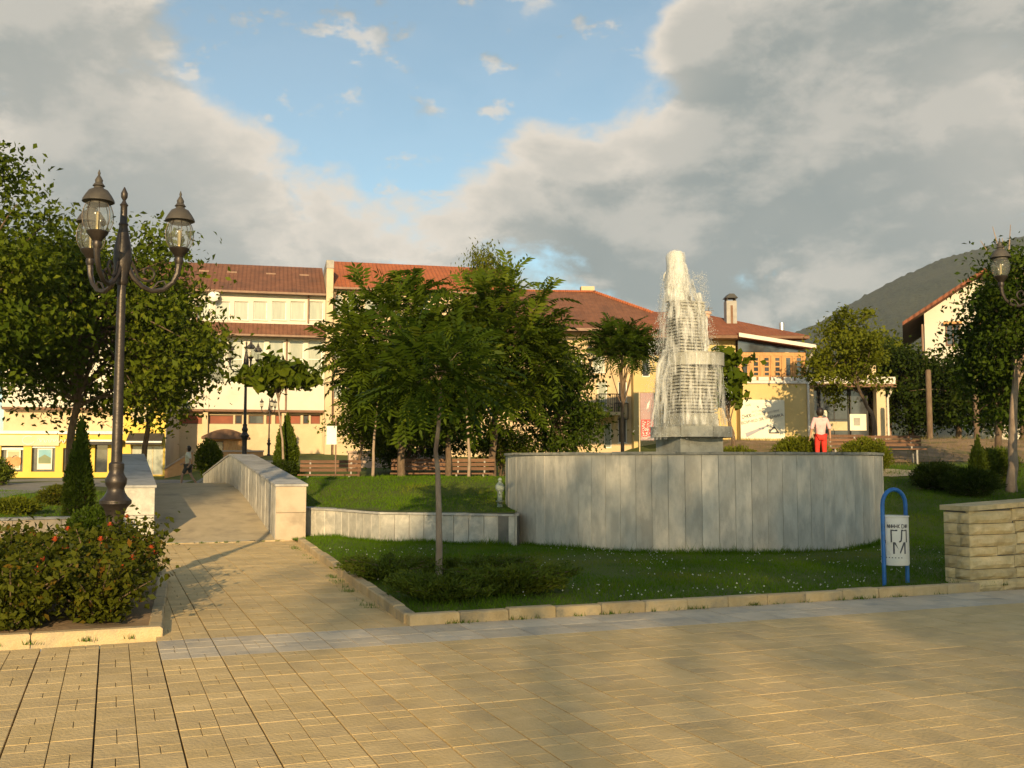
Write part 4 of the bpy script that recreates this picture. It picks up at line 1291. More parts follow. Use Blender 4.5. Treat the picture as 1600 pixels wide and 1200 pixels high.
# right side of the veranda, a rail of slats
sd = MB()
for k in range(12):
    y = -.2+k*.22
    sd.box(x_v1+.0, x_v1+.07, y, y+.09, zv0, zlo-.05)
sd.box(x_v1-.002, x_v1+.072, -.3, 2.6, zlo-.045, zlo+.06)
sd.build('side_screen', MATS['wood_honey'], vo)
for k in range(5):
    x = x_v0+.25+k*.52
    p_ = MB().box(x, x+.42, -.60, -.46, zfl+.13, zfl+.27).build('planter_box', MATS['pot_white'], vo)
# shed roof over veranda: slopes down to the right
za = F5.loc(1163, 531)[1]; zb_ = F5.loc(1258, 549)[1]
MB().add([(x_v0-.1,-.9,za+.0),(x_v1+.25,-.9,zb_),(x_v1+.25,5,zb_+.5),(x_v0-.1,5,za+.5),(x_v0-.1,-.9,za+.16),(x_v1+.25,-.9,zb_+.14),(x_v1+.25,5,zb_+.64),(x_v0-.1,5,za+.66)],
  [(0,3,2,1),(4,5,6,7),(0,1,5,4),(1,2,6,5),(2,3,7,6),(3,0,4,7)]).build('veranda_roof', MATS['roof_red'], hs)
MB().add([(x_v0-.1,-.95,za+.02),(x_v1+.27,-.95,zb_+.02),(x_v1+.27,-.905,zb_+.02),(x_v0-.1,-.905,za+.02),(x_v0-.1,-.95,za+.18),(x_v1+.27,-.95,zb_+.17),(x_v1+.27,-.905,zb_+.17),(x_v0-.1,-.905,za+.18)],
  [(0,3,2,1),(4,5,6,7),(0,1,5,4),(1,2,6,5),(2,3,7,6),(3,0,4,7)]).build('fascia', MATS['pot_white'], hs)
MB().slab_xz([(x_v0, zlo), (x_v1, zlo), (x_v1, zb_-.003), (x_v0, za-.003)], -.40, -.37).build('gable_glazing', MATS['glass_dark'], hs)
MB().tube([(x_v1+.22,-.98,zb_+.02),(x_v1+.1,-.62,zb_-.35),(x_v1+.02,-.60,zb_-.6),(x_v1+.02,-.60,.05)], .05, 8).build('downpipe', MATS['pot_white'], hs)
# main roof
xl, xr = F5.lx(1080)-.4, F5.lx(1160); zr5 = F5.loc(1118, 489)[1]+.5
m = MB()
m.add([(xl-3,-.75,ev5),(xr+2.6,-.75,ev5+.0),(xr+2.6,7.4,ev5),(xl-3,7.4,ev5),(xl-.5,3.2,zr5),(xr-1.2,3.2,zr5)], [(0,1,5,4),(1,2,5),(2,3,4,5),(3,0,4),(3,2,1,0)])
m.add([(xr+.5,1.2,ev5+.05),(F5.lx(1250),1.2,ev5-.35),(F5.lx(1225),4.0,F5.loc(1190, 517)[1]+.4),(xr+1.5,4.0,F5.loc(1190, 512)[1]+.4)], [(0,1,2,3)])
rf = m.build('roof', MATS['roof_red'], hs)
MB().box(xl-3, xr+2.6, -.74, -.02, ev5-.12, ev5-.004).build('eaves_boards', MATS['brown_trim'], hs)
c1 = F5.loc(1156, 515); ct = F5.loc(1156, 472)[1]+.25
ch = MB().box(c1[0]-.22, c1[0]+.22, 1.2, 1.65, c1[1]-.6, ct).build('chimney', MATS['concrete'], rf)
MB().box(c1[0]-.05, c1[0]+.05, 1.19, 1.199, c1[1], ct-.2).build('soot_streak', MATS['brown_trim'], ch)
m = MB(); m.slab_xz([(c1[0]-.27, ct+.12), (c1[0]+.27, ct+.12), (c1[0]+.1, ct+.30), (c1[0]-.1, ct+.30)], 1.15, 1.7); m.box(c1[0]-.2,c1[0]-.16,1.22,1.6,ct,ct+.12); m.box(c1[0]+.16,c1[0]+.2,1.22,1.6,ct,ct+.12)
m.build('chimney_cowl', MATS['dark_paint'], ch)
c2 = F5.loc(1123, 495); m = MB(); m.lathe([(.24,-.6),(.24,.22),(.30,.25),(.30,.34)], 14, (c2[0], 2.4, c2[1]+.2))
m.build('chimney', MATS['plaster_pink'], rf, True)
c3_ = F5.loc(1260, 520)
ch = MB().box(c3_[0]-.22, c3_[0]+.22, 3, 3.45, 2.5, c3_[1]+.2).build('chimney', MATS['plaster_cream'], rf)
MB().tube([(c3_[0], 3.2, c3_[1]+.2), (c3_[0], 3.2, c3_[1]+.85)], .11, 12).build('flue', MATS['steel'], ch)
m = MB(); ap = F5.loc(1131, 475); m.tube([(ap[0],2.6,ap[1]-.6),(ap[0],2.6,ap[1]+.3)], .015, 5); m.bar((ap[0]-.25,2.6,ap[1]+.1),(ap[0]+.25,2.6,ap[1]+.1), .02); m.bar((ap[0]-.18,2.6,ap[1]+.22),(ap[0]+.18,2.6,ap[1]+.22), .02)
m.build('aerial', MATS['iron'], rf)

pm('poster_lilac', (.42,.40,.36), (.48,.46,.41), 3, .7)
# banner on the house wall (flat printed panel)
a, b, c_, d_ = F5.rect(1151, 1219, 626, 686)
def on5(x, y, z): return ho + Vector((x*math.cos(A5)-y*math.sin(A5), x*math.sin(A5)+y*math.cos(A5), z))
bn = empty('wall_banner', on5((a+b)/2, -.56, c_), A5, 'white advertising banner with slanted lettering on the yellow house wall', 'banner')
bw, bh = b-a, d_-c_
panel = MB().box(-bw/2, bw/2, -.03, -.003, 0, bh).build('panel', MATS['banner_white'], bn)
text('lettering', 'ВСИЧКО ЗА УЧЕНИКА', .165, MATS['ink'], bn, (-.02, -.036, bh*.50), (PI/2, -.20, 0))
scribble(bn, 'lettering', -bw*.46, -bw*.30, bh*.52, .13, -.035, 'ink', 3, .2, .03)
scribble(bn, 'lettering', -bw*.28, bw*.36, bh*.555, .09, -.035, 'poster_lilac', 4, .2)
scribble(bn, 'lettering', -bw*.24, bw*.0, bh*.66, .09, -.035, 'poster_lilac', 5, .2)
scribble(bn, 'emblem', -bw*.38, -bw*.27, bh*.82, .10, -.035, 'concrete', 6, .2)
MB().slab_xz([(-bw*.40, bh*.14), (-bw*.37, bh*.03), (bw*.33, bh*.44)], -.037, -.031).build('pencil_mark', MATS['poster_grey'] if 'poster_grey' in MATS else pm('poster_grey', (.30,.29,.33), (.36,.35,.38), 3, .7), bn)
tri = MB(); pa, pb, pc = (bw*.14, bh*.15), (bw*.36, bh*.15), (bw*.25, bh*.31)
for p_, q_ in ((pa, pb), (pb, pc), (pc, pa)): tri.bar((p_[0], -.035, p_[1]), (q_[0], -.035, q_[1]), .01, .05)
tri.build('triangle_mark', MATS['ink'], bn)

# shop next to the house
so = on5(F5.lx(1255)+.1, .3, 0); so.z = 2.35
sh = empty('corner_shop', so, A5, 'small flat-roofed shop with a dark open front right of the yellow house', 'shop')
F6 = Fr(so, A5)
wS = F6.lx(1381); zS = F6.loc(1320, 603)[1]; zS2 = F6.loc(1320, 590)[1]
p0 = F6.lx(1256), F6.lx(1269); p1 = F6.lx(1366), F6.lx(1380)
for (a, b) in (p0, p1): MB().box(a, b, -.2, .15, -.2, zS).build('pillar', MATS['plaster_cream'], sh)
MB().box(-.1, wS+.3, -.45, 4.4, zS+.003, zS2).build('flat_roof', MATS['pot_white'], sh)
MB().box(-.12, wS+.32, -.5, -.455, zS-.08, zS+.06).build('fascia', MATS['brown_trim'], sh)
MB().box(0, wS-.05, 2.2, 2.4, -.2, zS).build('back_wall', MATS['plaster_grey_and_shade'], sh)
MB().box(-.1, 0-.01, .16, 4.3, -.2, zS).build('side_wall', MATS['plaster_cream'], sh)
rp0, rp1 = F6.lx(1386), F6.lx(1408)
MB().add([(wS-.04,.16,-.2),(wS-.02,4.3,-.2),(wS+.9,4.3,-.2),(wS+.9,1.4,-.2),(wS-.04,.16,zS-.01),(wS-.02,4.3,zS-.01),(wS+.9,4.3,zS-.3),(wS+.9,1.4,zS-.4)], [(0,3,7,4),(3,2,6,7),(2,1,5,6),(1,0,4,5),(4,7,6,5)]).build('annex', MATS['plaster_pink'], sh)
sg = [(p0[1]+.08, F6.lx(1286)), (F6.lx(1288), F6.lx(1334)), (F6.lx(1336), p1[0]-.05)]
for i, (a, b) in enumerate(sg):
    window(sh, (a, b, (.0 if i == 1 else .35), zS-.1), 'dark_paint', 'glass_dark', cols=(.5,) if i == 1 else (), rows=(.45,), y=.5, rec=.1, name='shop_window' if i != 1 else 'door')
for (a, b, c_, d_, mt) in ((1336, 1362, 646, 672, 'banner_white'), (1270, 1300, 640, 650, 'banner_white'), (1304, 1332, 658, 672, 'poster_sand')):
    r4 = F6.rect(a, b, c_, d_); MB().box(r4[0], r4[1], .56, .59, r4[2], r4[3]).build('shop_notice', MATS[mt], sh)
r4 = F6.rect(1342, 1352, 652, 664)
MB().box(r4[0], r4[1], .545, .555, r4[2], r4[3]).build('notice_print', MATS['concrete'], sh)
MB().box(-.1, wS, -.9, .45, -.5, .02).build('doorstep', MATS['sandpath'], sh)
r4 = F6.rect(1338, 1384, 578, 590)
MB().box(r4[0], r4[1], 1.0, 1.25, zS2+.003, zS2+.62).build('roof_terrace_wall', MATS['plaster_cream'], sh)
MB().tube([(wS+.34,-.3,zS2-.05),(wS+.2,-.1,zS-.35),(wS+.12,-.05,zS-.5),(wS+.12,-.05,0)], .05, 8).build('downpipe', MATS['pot_white'], sh)

# --- white gabled house at the right
go = px(1450, 690, 47); go.z = 2.4
A7 = R(-21)
F7 = Fr(go, A7)
gh = empty('gabled_house', go, A7, 'white house with a deep red-brown gable roof among the trees on the right', 'house')
Wd = F7.lx(1640); rid = Wd*.5
zw = F7.loc(1450, 490)[1]; slope = math.tan(R(33)); zrd = zw + rid*slope
mw = MB()
mw.slab_xz([(0,0),(Wd,0),(Wd,zw),(rid,zrd),(0,zw)], 0, 9)
mw.build('wall', MATS['plaster_white'], gh)
ov = .95
def gl(x0, z0, x1, z1, name):
    MB().add([(x0,-.8,z0),(x1,-.8,z1),(x1,9.6,z1),(x0,9.6,z0),(x0,-.8,z0+.16),(x1,-.8,z1+.16),(x1,9.6,z1+.16),(x0,9.6,z0+.16)],
       [(0,3,2,1),(4,5,6,7),(0,1,5,4),(1,2,6,5),(2,3,7,6),(3,0,4,7)]).build(name, MATS['roof_red'], gh)
gl(-ov, zw-ov*slope+.02, rid, zrd+.02, 'roof'); gl(Wd+ov, zw-ov*slope+.02, rid+.01, zrd+.02, 'roof')
MB().add([(-ov,-.79,zw-ov*slope),(-.0,-.79,zw),(0,9.5,zw),(-ov,9.5,zw-ov*slope)], [(0,1,2,3)]).build('soffit', MATS['brown_trim'], gh)
MB().tube([(-.1,-.1,zw-.5),(-.08,-.08,0)], .05, 8).build('downpipe', MATS['gutter'], gh)
for t in (F7.rect(1478,1500,507,540), F7.rect(1520,1545,507,540), F7.rect(1504,1530,566,590)):
    w = window(gh, t, 'brown_trim', 'glass_dark', cols=(.5,), y=-.2, rec=.13, name='window')
    MB().box(t[0]-.1, t[1]+.1, -.25, -.003, t[3]+.003, t[3]+.12).build('lintel', MATS['wood_honey'], w)

# ------------------------------------------------------------------ mountain
def mountain():
    ridge = [(1000, 640), (1120, 590), (1200, 542), (1230, 524), (1280, 504), (1340, 468), (1400, 436), (1470, 405), (1540, 385), (1600, 368), (1700, 330), (1850, 300), (2100, 330)]
    nx, ny = 230, 60
    V = np.zeros((nx*ny, 3)); 
    for i in range(nx):
        X = 1000 + 1100*i/(nx-1)
        Y = lerps(ridge, X)
        top = px(X, Y, 1500)
        for j in range(ny):
            t = j/(ny-1)
            d = 420 + 1080*t
            x = top.x * (d/1500)**.85
            z = 4 + (top.z-4) * (t**1.15)
            fold = mnoise.fractal((x*.006, d*.004, 2.0), 1.0, 2.0, 4) * 40 * math.sin(PI*min(1, t*1.0)) * .9
            tree = mnoise.noise((x*.12, d*.12, 7)) * 3.0 + mnoise.noise((x*.31, d*.3, 1)) * 2.0
            V[i*ny+j] = (x, d, z + fold*(1-t) + tree*min(1, t*3))
    I, J = np.meshgrid(np.arange(nx-1), np.arange(ny-1), indexing='ij')
    a = (I*ny+J).ravel()
    Fq = np.stack([a, a+ny, a+ny+1, a+1], 1)
    m = pm('forest', (.014,.022,.009), (.058,.070,.026), .11, .95, 1.0, .25, c3=(.06,.066,.03), c3scale=.012, c3lo=.45, c3hi=.65)
    for n_ in m.node_tree.nodes:
        if n_.type == 'BUMP': n_.inputs['Distance'].default_value = 6.0
    me = np_mesh('mountain', V, Fq, m)
    me.polygons.foreach_set('use_smooth', [True]*len(me.polygons))
    o = inst('mountain', me); tag(o, 'dark wooded mountain slope rising at the right', kind='structure')
mountain()

# ------------------------------------------------------------------ lamp posts
def lamp(label, loc, rz, s=1.0, detail=True):
    e = empty('lamp_post', loc, rz, label, 'street lamp', 'three-armed cast iron lamp posts'); e.scale = (s, s, s)
    MB().lathe([(.17,0),(.17,.08),(.13,.12),(.105,.2),(.10,.85),(.12,.93),(.14,.98),(.19,1.03),(.19,1.07),(.14,1.12),(.11,1.17),(.10,1.22),(.125,1.27),(.13,1.33),(.10,1.38),(.085,1.42),(.092,1.46),(.092,1.52),(.07,1.54)], 16).build('base', MATS['iron'], e, True)
    MB().lathe([(.066,1.54),(.05,3.76)], 14).build('shaft', MATS['iron'], e, True)
    MB().lathe([(.06,3.75),(.08,3.8),(.07,3.85),(.095,3.95),(.112,4.08),(.108,4.2),(.07,4.4),(.05,4.5),(.062,4.52),(.045,4.55),(.04,4.75),(.052,4.77),(.03,4.8),(.018,4.83),(.04,4.87),(.042,4.92),(.006,5.0)], 14).build('finial', MATS['iron'], e, True)
    for k in range(3):
        a = 2*PI*k/3; c, q = math.cos(a), math.sin(a)
        def P(r, z): return (r*c, r*q, z)
        m = MB()
        m.tube([P(.05,4.02),P(.13,3.86),(P(.24,3.75)),P(.36,3.70),P(.5,3.73),P(.61,3.83),P(.665,3.95),P(.68,4.08)], [.035,.034,.032,.03,.03,.03,.034,.04], 8)
        sp = [P(.30+.13*(1-i/22)*math.cos(PI*1.0+i*.42), 3.93+.13*(1-i/22)*math.sin(PI*1.0+i*.42)) for i in range(18)]
        m.tube([P(.06,4.08), P(.11,4.06)] + sp, .016, 6)
        m.tube([P(.36,3.72),P(.43,3.82),P(.50,3.84),P(.53,3.79),P(.5,3.76)], .013, 6)
        m.build('arm', MATS['iron'], e, True)
        o0 = P(.68, 0)
        ln = MB().lathe([(0.034,4.06),(0.059,4.12),(0.050,4.16),(0.084,4.21),(0.122,4.255),(0.130,4.275),(0.118,4.285)], 14, o0).build('lantern', MATS['iron'], e, True)
        MB().lathe([(0.113,4.283),(0.139,4.32),(0.161,4.38),(0.171,4.45),(0.164,4.52),(0.143,4.585),(0.118,4.625)], 18, o0).build('globe', MATS['lantern_glass'], ln, True)
        MB().lathe([(0.126,4.60),(0.130,4.63),(0.186,4.635),(0.181,4.66),(0.147,4.72),(0.109,4.775),(0.059,4.80),(0.052,4.82),(0.071,4.83),(0.042,4.87),(0.046,4.9),(0.025,4.94),(0.012,4.96),(0.017,4.985),(0.003,5.03)], 18, o0).build('lantern_cap', MATS['iron_cap'], ln, True)
        MB().lathe([(0.025,4.28),(0.025,4.34),(0.022,4.345),(0.022,4.50),(0.010,4.52)], 10, o0).build('bulb', MATS['brass'], ln, True)
        if detail:
            rb = MB()
            for j in range(8):
                b = 2*PI*j/8
                rb.tube([(o0[0]+r_*math.cos(b), o0[1]+r_*math.sin(b), z) for r_, z in ((.118,4.285),(.143,4.32),(.166,4.38),(.175,4.45),(.168,4.52),(.147,4.585),(.122,4.63))], .005, 5)
            rb.build('globe_ribs', MATS['iron'], ln)
    return e
lamp('tall dark lamp post with three globe lanterns rising from the rose bed', (-4.89, 12.7, .06), R(26))
p = px(382, 700, 45); lamp('lamp post standing behind the bridge in front of the white building', (p.x, p.y, H(p.x, p.y)-.02), R(60), 1.06, False)
p = px(420, 700, 55); lamp('smallest lamp post behind the bridge beside the columnar thuja', (p.x, p.y, H(p.x, p.y)-.02), R(60), .62, False)
p = px(897, 700, 40); lamp('lamp post between the leafy trees and the fountain', (p.x, p.y, H(p.x, p.y)-.02), R(2), .97, False)
p = px(1630, 700, 24.0); lamp('lamp post at the right edge, one lantern showing above the trees', (p.x, p.y, H(p.x, p.y)-.02), R(180), 1.24, False)

# ------------------------------------------------------------------ litter bin
la = gnd(1382, 913, .05); rb_ = la + Vector((.36, .17, 0))
mid = (la + rb_)/2; ax = (rb_ - la); W2 = ax.length/2; ang = math.atan2(ax.y, ax.x)
bi = empty('litter_bin', mid, ang, 'white litter bin hung in a blue arched tube frame on the lawn', 'litter bin')
ht = 1.20
pts = [(-W2,0,-.1),(-W2,0,ht-W2)] + [(-W2*math.cos(PI*k/10), 0, ht-W2+W2*math.sin(PI*k/10)) for k in range(1,10)] + [(W2,0,ht-W2),(W2,0,-.1)]
MB().tube(pts, .026, 10).build('frame', MATS['blue_paint'], bi, True)
z0, z1 = .24, .865
rB = W2 - .028
bn_ = MB().lathe([(rB*.96,z0),(rB,z0+.02),(rB,z1-.02),(rB+.008,z1-.015),(rB+.008,z1),(rB-.012,z1),(rB-.012,z0+.03),(.01,z0+.03)], 28).build('bin_body', MATS['white_paint'], bi, True)
lin = MB().lathe([(rB-.014,z1-.03),(.01,z1-.035)], 20).build('bin_mouth', MATS['dark_paint'], bn_)
MB().box(-W2, -rB, -.015, .015, .52, .56).box(rB, W2, -.015, .015, .52, .56).build('hinge_pin', MATS['iron'], bn_)
def curved(o):      # wrap a flat mark round the body
    me = o.data; M = o.matrix_basis.copy()
    for v in me.vertices:
        p = M @ v.co
        a = p.x / rB - 1.2
        r_ = rB + .003 + (-p.y) * .5
        v.co = Vector((r_*math.sin(a), -r_*math.cos(a), p.z))
    o.matrix_basis = Matrix.Identity(4)
for body, size, x, z, sx in (('ГЛ', .22, .125, .60, .85), ('М', .20, .125, .45, 1.1)):
    cu = text('bin_lettering', body, size, MATS['ink'], bn_, (0, 0, 0), extr=.001, sx=1)
    cu.matrix_basis = Matrix.Translation((x, 0, z)) @ Matrix.Rotation(PI/2, 4, 'X') @ Matrix.Diagonal((sx, 1, 1, 1))
    curved(cu)
cu = scribble(bn_, 'bin_lettering', -.02, .25, .715, .045, 0, 'ink', 9, 0, .008); curved(cu)
m = MB()
for k in range(9): 
    a = -.9+k*.22; m.box(a*rB-.007, a*rB+.007, -.001, .001, .335, .347)
cu = m.build('rivet_row', MATS['ink'], bn_); curved(cu)

# ------------------------------------------------------------------ drinking tap on the low wall
tp = gnd(781, 798, WZ)
dt = empty('drinking_fountain', (tp.x, tp.y + .1, WZ), 0, 'small verdigris drinking tap standing on the end of the low wall', 'drinking fountain')
MB().lathe([(.09,0),(.09,.04),(.06,.07),(.05,.10),(.05,.36),(.07,.39),(.09,.42),(.10,.47),(.08,.52),(.04,.56),(.03,.59),(.045,.61),(.03,.64),(.005,.66)], 14).build('pillar', MATS['verdigris'], dt, True)
MB().tube([(0,-.05,.40),(0,-.13,.41),(0,-.17,.38),(0,-.17,.34)], .016, 8).build('spout', MATS['steel'], dt, True)
MB().lathe([(.02,0),(.085,.05),(.09,.06),(.075,.055)], 12, (0,-.16,.14)).build('cup', MATS['verdigris'], dt, True)

# ------------------------------------------------------------------ benches
def bench(label, loc, rz, L=2.2):
    e = empty('park_bench', loc, rz, label, 'bench', 'slatted park benches')
    for k in range(4):
        MB().cbox(-L/2, L/2, -.22+k*.115, -.22+k*.115+.095, .42, .46, .008).build('seat_slat', MATS['wood'], e)
    for k in range(3):
        y = .25+.03*k; z = .53+.115*k
        MB().cbox(-L/2, L/2, y, y+.035, z, z+.09, .006).build('back_slat', MATS['wood'], e)
    for s in (-1, 1):
        x = s*(L/2-.28)
        m = MB(); m.bar((x,-.18,0),(x,-.18,.415), .05); m.bar((x,.18,0),(x,.235,.42), .05); m.bar((x,.262,.42),(x,.345,.85), .045); m.bar((x,-.2,.395),(x,.24,.395), .045)
        m.build('leg', MATS['concrete'], e)
    return e
def H0(x, y): return H(x, y)
for lab, X, d, rz, L in (('bench behind the left end of the lawn, next to the thuja', 515, 28.6, .06, 1.7), ('long bench behind the lawn under the leafy trees', 664, 28.6, .05, 1.9),
                     ('bench behind the white-trunked sapling left of the fountain', 735, 28.4, -.05, 1.3),
                     ('bench right of the round bush near the rim of the fountain', 1402, 30.4, -.05, 1.6), ('bench beside the woman in red trousers', 1322, 30.6, 0, 1.3)):
    p = px(X, 722, d); bench(lab, (p.x, p.y, H0(p.x, p.y)-.01), rz, L)

# ------------------------------------------------------------------ signs and posts
p = px(521, 700, 26.6)
sg_ = empty('notice_sign', (p.x, p.y, H(p.x, p.y)-.03), .1, 'white rectangular sign on a thin post behind the lawn', 'sign')
zc_ = px(519, 680, 26.6).z - sg_.location.z
MB().tube([(.06,0,0),(.06,0,px(519,655,26.6).z-sg_.location.z)], .018, 8).build('post', MATS['gutter'], sg_)
MB().box(-.18, .08, -.03, -.015, zc_-.24, zc_+.24).build('panel', MATS['white_paint'], sg_)
p = px(1011, 690, 37)
vb = empty('vertical_banner', (p.x, p.y, H(p.x, p.y)), .1, 'tall mauve banner with white lettering beside the fountain tower', 'banner')
zt0, zt1 = px(1011, 688, 37).z - vb.location.z, px(1011, 614, 37).z - vb.location.z
MB().tube([(-.27,0,0),(-.27,0,zt1+.05)], .022, 8).build('post', MATS['plaster_cream'], vb)
vp = MB().box(-.24, .26, -.02, 0, zt0, zt1).build('panel', MATS['banner_mauve'], vb)
MB().box(-.21, .23, -.028, -.021, zt0+.12, zt0+.75).build('print_block', MATS['banner_red'], vp)
for k in range(5):
    scribble(vp, 'lettering', -.17, .15, zt0+.60-k*.13, .09, -.031, 'letter_white', 20+k, 0, .024)
MB().slab_xz([(-.02,zt1-.6),(.06,zt1-.55),(.12,zt1-.25),(.02,zt1-.4)], -.026, -.021).build('print_mark', MATS['letter_white'], vp)
for lab, X, y0, y1, d in (('brown wooden post before the dark hedge, left of two', 1453, 600, 672, 38), ('brown wooden post before the dark hedge, right of two', 1526, 600, 668, 38)):
    p = px(X, y1, d); zb0 = H(p.x, p.y)-.1
    o = MB().lathe([(.11,0),(.105,(p.z-zb0)*.5),(.10,p.z+2.2-zb0),(.07,p.z+2.25-zb0)], 10).build('wooden_post', MATS['bark'], None, True); o.location = (p.x, p.y, zb0); tag(o, lab, 'post', 'wooden posts by the hedge')
# ------------------------------------------------------------------ vegetation
def rnd_dirs(rs, n):
    v = rs.normal(size=(n, 3)); return v / np.linalg.norm(v, axis=1)[:, None]
def leaves_np(C, size, rs, aspect=.5, droop=.35, updir=None, fold=.12):
    n = len(C)
    t = rnd_dirs(rs, n); t[:, 2] -= droop
    if updir is not None: t = t*(1-updir[1]) + np.array(updir[0])*updir[1]
    t /= np.linalg.norm(t, axis=1)[:, None]
    q = rnd_dirs(rs, n) + np.array([0, 0, .8])
    b = np.cross(t, q); b /= np.linalg.norm(b, axis=1)[:, None] + 1e-9
    nn = np.cross(b, t)
    s = (size * rs.uniform(.45, 1.4, n))[:, None]
    v0 = C - t*s*.5
    v1 = C + b*s*aspect*.5 + nn*s*fold
    v2 = C + t*s*.5
    v3 = C - b*s*aspect*.5 + nn*s*fold
    V = np.stack([v0, v1, v2, v3], 1).reshape(-1, 3)
    F = np.arange(n*4).reshape(n, 4)
    return V, F
def frond_template(pairs=9):
    V = []; F = []
    def leaflet(o, d, l, w, dz):
        o = np.array(o); d = np.array(d)/np.linalg.norm(d)
        b = np.cross(d, [0, 0, 1.0]); b /= np.linalg.norm(b)
        k = len(V)
        V.extend([o, o + d*l*.4 + b*w*.5, o + d*l + np.array([0, 0, dz]), o + d*l*.4 - b*w*.5]); F.append((k, k+1, k+2, k+3))
    def rz(s): return .18*s - .42*s*s
    for i in range(pairs):
        s = .16 + .80*i/(pairs-1)
        l = .30*math.sin(PI*min(1, .32+.62*(1-abs(s-.45)/.75)))*1.05
        for sd in (-1, 1):
            leaflet((s, 0, rz(s)), (.42, sd, -.12), l, .095, -.06)
    leaflet((.98, 0, rz(.98)), (1, 0, -.5), .2, .08, -.05)
    for a, b in ((0, .5), (.5, 1)):
        k = len(V); V.extend([np.array((a, .008, rz(a))), np.array((b, .006, rz(b))), np.array((b, -.006, rz(b))), np.array((a, -.008, rz(a)))]); F.append((k, k+1, k+2, k+3))
    return np.array(V), np.array(F)
FV, FF = frond_template()
def fronds_np(C, D, L, rs):
    n = len(C)
    d = D/np.linalg.norm(D, axis=1)[:, None]
    up = np.tile(np.array([0, 0, 1.0]), (n, 1)) + rs.normal(size=(n, 3))*.25
    y = np.cross(up, d); y /= np.linalg.norm(y, axis=1)[:, None] + 1e-9
    z = np.cross(d, y)
    M = np.stack([d, y, z], 2)                     # n,3,3 columns
    V = np.einsum('nij,kj->nki', M, FV) * L[:, None, None] + C[:, None, :]
    F = (np.arange(n)[:, None, None]*len(FV) + FF[None])
    return V.reshape(-1, 3), F.reshape(-1, 4)

def crown_tips(rs, n, rad, lowcut=-.55, inner=.45, lump=.3, seed=0):
    out = []
    while len(out) < n:
        d = rs.normal(size=3); d /= np.linalg.norm(d)
        if d[2] < lowcut: continue
        k = inner + (1-inner)*rs.rand()**.6
        k *= 1 + lump*mnoise.noise((d[0]*1.9+seed, d[1]*1.9, d[2]*1.9))
        out.append(d*np.array(rad)*k)
    return np.array(out)

def tree(name, label, base, crown, rad, tips, leaves, size, mat, seed, tr=.1, style='leaf', bark='bark', group=None, cat='tree', clump=None, lean=(0, 0),
         lowcut=-.55, inner=.45, aspect=.55, lump=.35, limb=1.0, fork=.45, droop=.35):
    """base: world point; crown: centre relative to the base"""
    rs = np.random.RandomState(seed); rr = random.Random(seed)
    e = empty(name, base, 0, label, cat, group)
    c = Vector(crown)
    T = crown_tips(rs, tips, rad, lowcut, inner, lump, seed) + np.array(c)
    m = MB()
    top = Vector((c.x, c.y, c.z + rad[2]*.25))
    tp = [Vector((0, 0, -.15)), Vector((lean[0]*.3, lean[1]*.3, c.z*.3)), Vector((c.x*.5+lean[0], c.y*.5+lean[1], c.z*.62)), Vector((c.x, c.y, c.z)), top]
    def bez(t):
        i = min(int(t*4), 3); f = t*4 - i
        return tp[i].lerp(tp[i+1], f)
    pts = [bez(i/14) for i in range(15)]
    pts = [p + Vector((rr.uniform(-1, 1), rr.uniform(-1, 1), 0))*tr*.25 for p in pts]
    m.tube(pts, [tr*(1.25 if i == 0 else 1)*(1 - .78*i/14) for i in range(15)], 10)
    lim = []
    for t_ in T:
        t_ = Vector(t_)
        s = bez(rr.uniform(fork, .95))
        mid = s.lerp(t_, .5) + Vector((0, 0, .12*(t_-s).length)) + Vector((rr.uniform(-1, 1), rr.uniform(-1, 1), rr.uniform(-1, 1)))*.08*(t_-s).length
        r0 = tr*.30*limb
        P = [s, s.lerp(mid, .5)+Vector((0, 0, .02)), mid, mid.lerp(t_, .5)+Vector((0, 0, .03)), t_]
        m.tube(P, [r0, r0*.8, r0*.6, r0*.4, r0*.18], 5, False)
        lim.append(P)
    m.build('trunk', MATS[bark], e, True)
    if style == 'leaf':
        cl = clump or .28*float(np.mean(rad))
        per = leaves // tips
        C = []
        for t_, P in zip(T, lim):
            k1 = int(per*.72)
            sc = cl*rr.uniform(.7, 1.3)
            C.append(t_ + rs.normal(size=(k1, 3))*np.array([1, 1, .62])*sc*.55)
            k2 = per - k1
            f = rs.uniform(.35, 1, k2)[:, None]
            a, b = np.array(P[2]), np.array(P[4])
            C.append(a + (b-a)*f + rs.normal(size=(k2, 3))*sc*.35)
        C = np.concatenate(C)
        V, F = leaves_np(C, size, rs, aspect, droop)
        # leaves of one spray share a tint
        tint = np.repeat(rs.rand(tips), per)[:len(C)]
        if len(tint) < len(C): tint = np.pad(tint, (0, len(C)-len(tint)))
        rnd = np.clip(.55*tint + .45*rs.rand(len(C)), 0, 1)
        o = inst('crown', np_mesh('crown', V, F, MATS[mat], rnd), e)
    else:
        per = max(3, leaves // tips)
        C = []; D = []; L = []; tint = []
        cc = np.array(c)
        for t_ in T:
            out = (t_ - cc)/np.array(rad)
            out = out/(np.linalg.norm(out)+1e-6)
            for k in range(per):
                d = rnd_dirs(rs, 1)[0]*.9 + out*.55 + np.array([0, 0, .35])
                C.append(t_ + rs.normal(size=3)*.05*rad[0]); D.append(d); L.append(size*rs.uniform(.6, 1.15)); tint.append(rs.rand())
        V, F = fronds_np(np.array(C), np.array(D), np.array(L), rs)
        tint = np.repeat(np.array(tint), len(FF))
        rnd = np.clip(.7*tint + .3*rs.rand(len(F)), 0, 1)
        o = inst('crown', np_mesh('crown', V, F, MATS[mat], rnd), e)
    return e

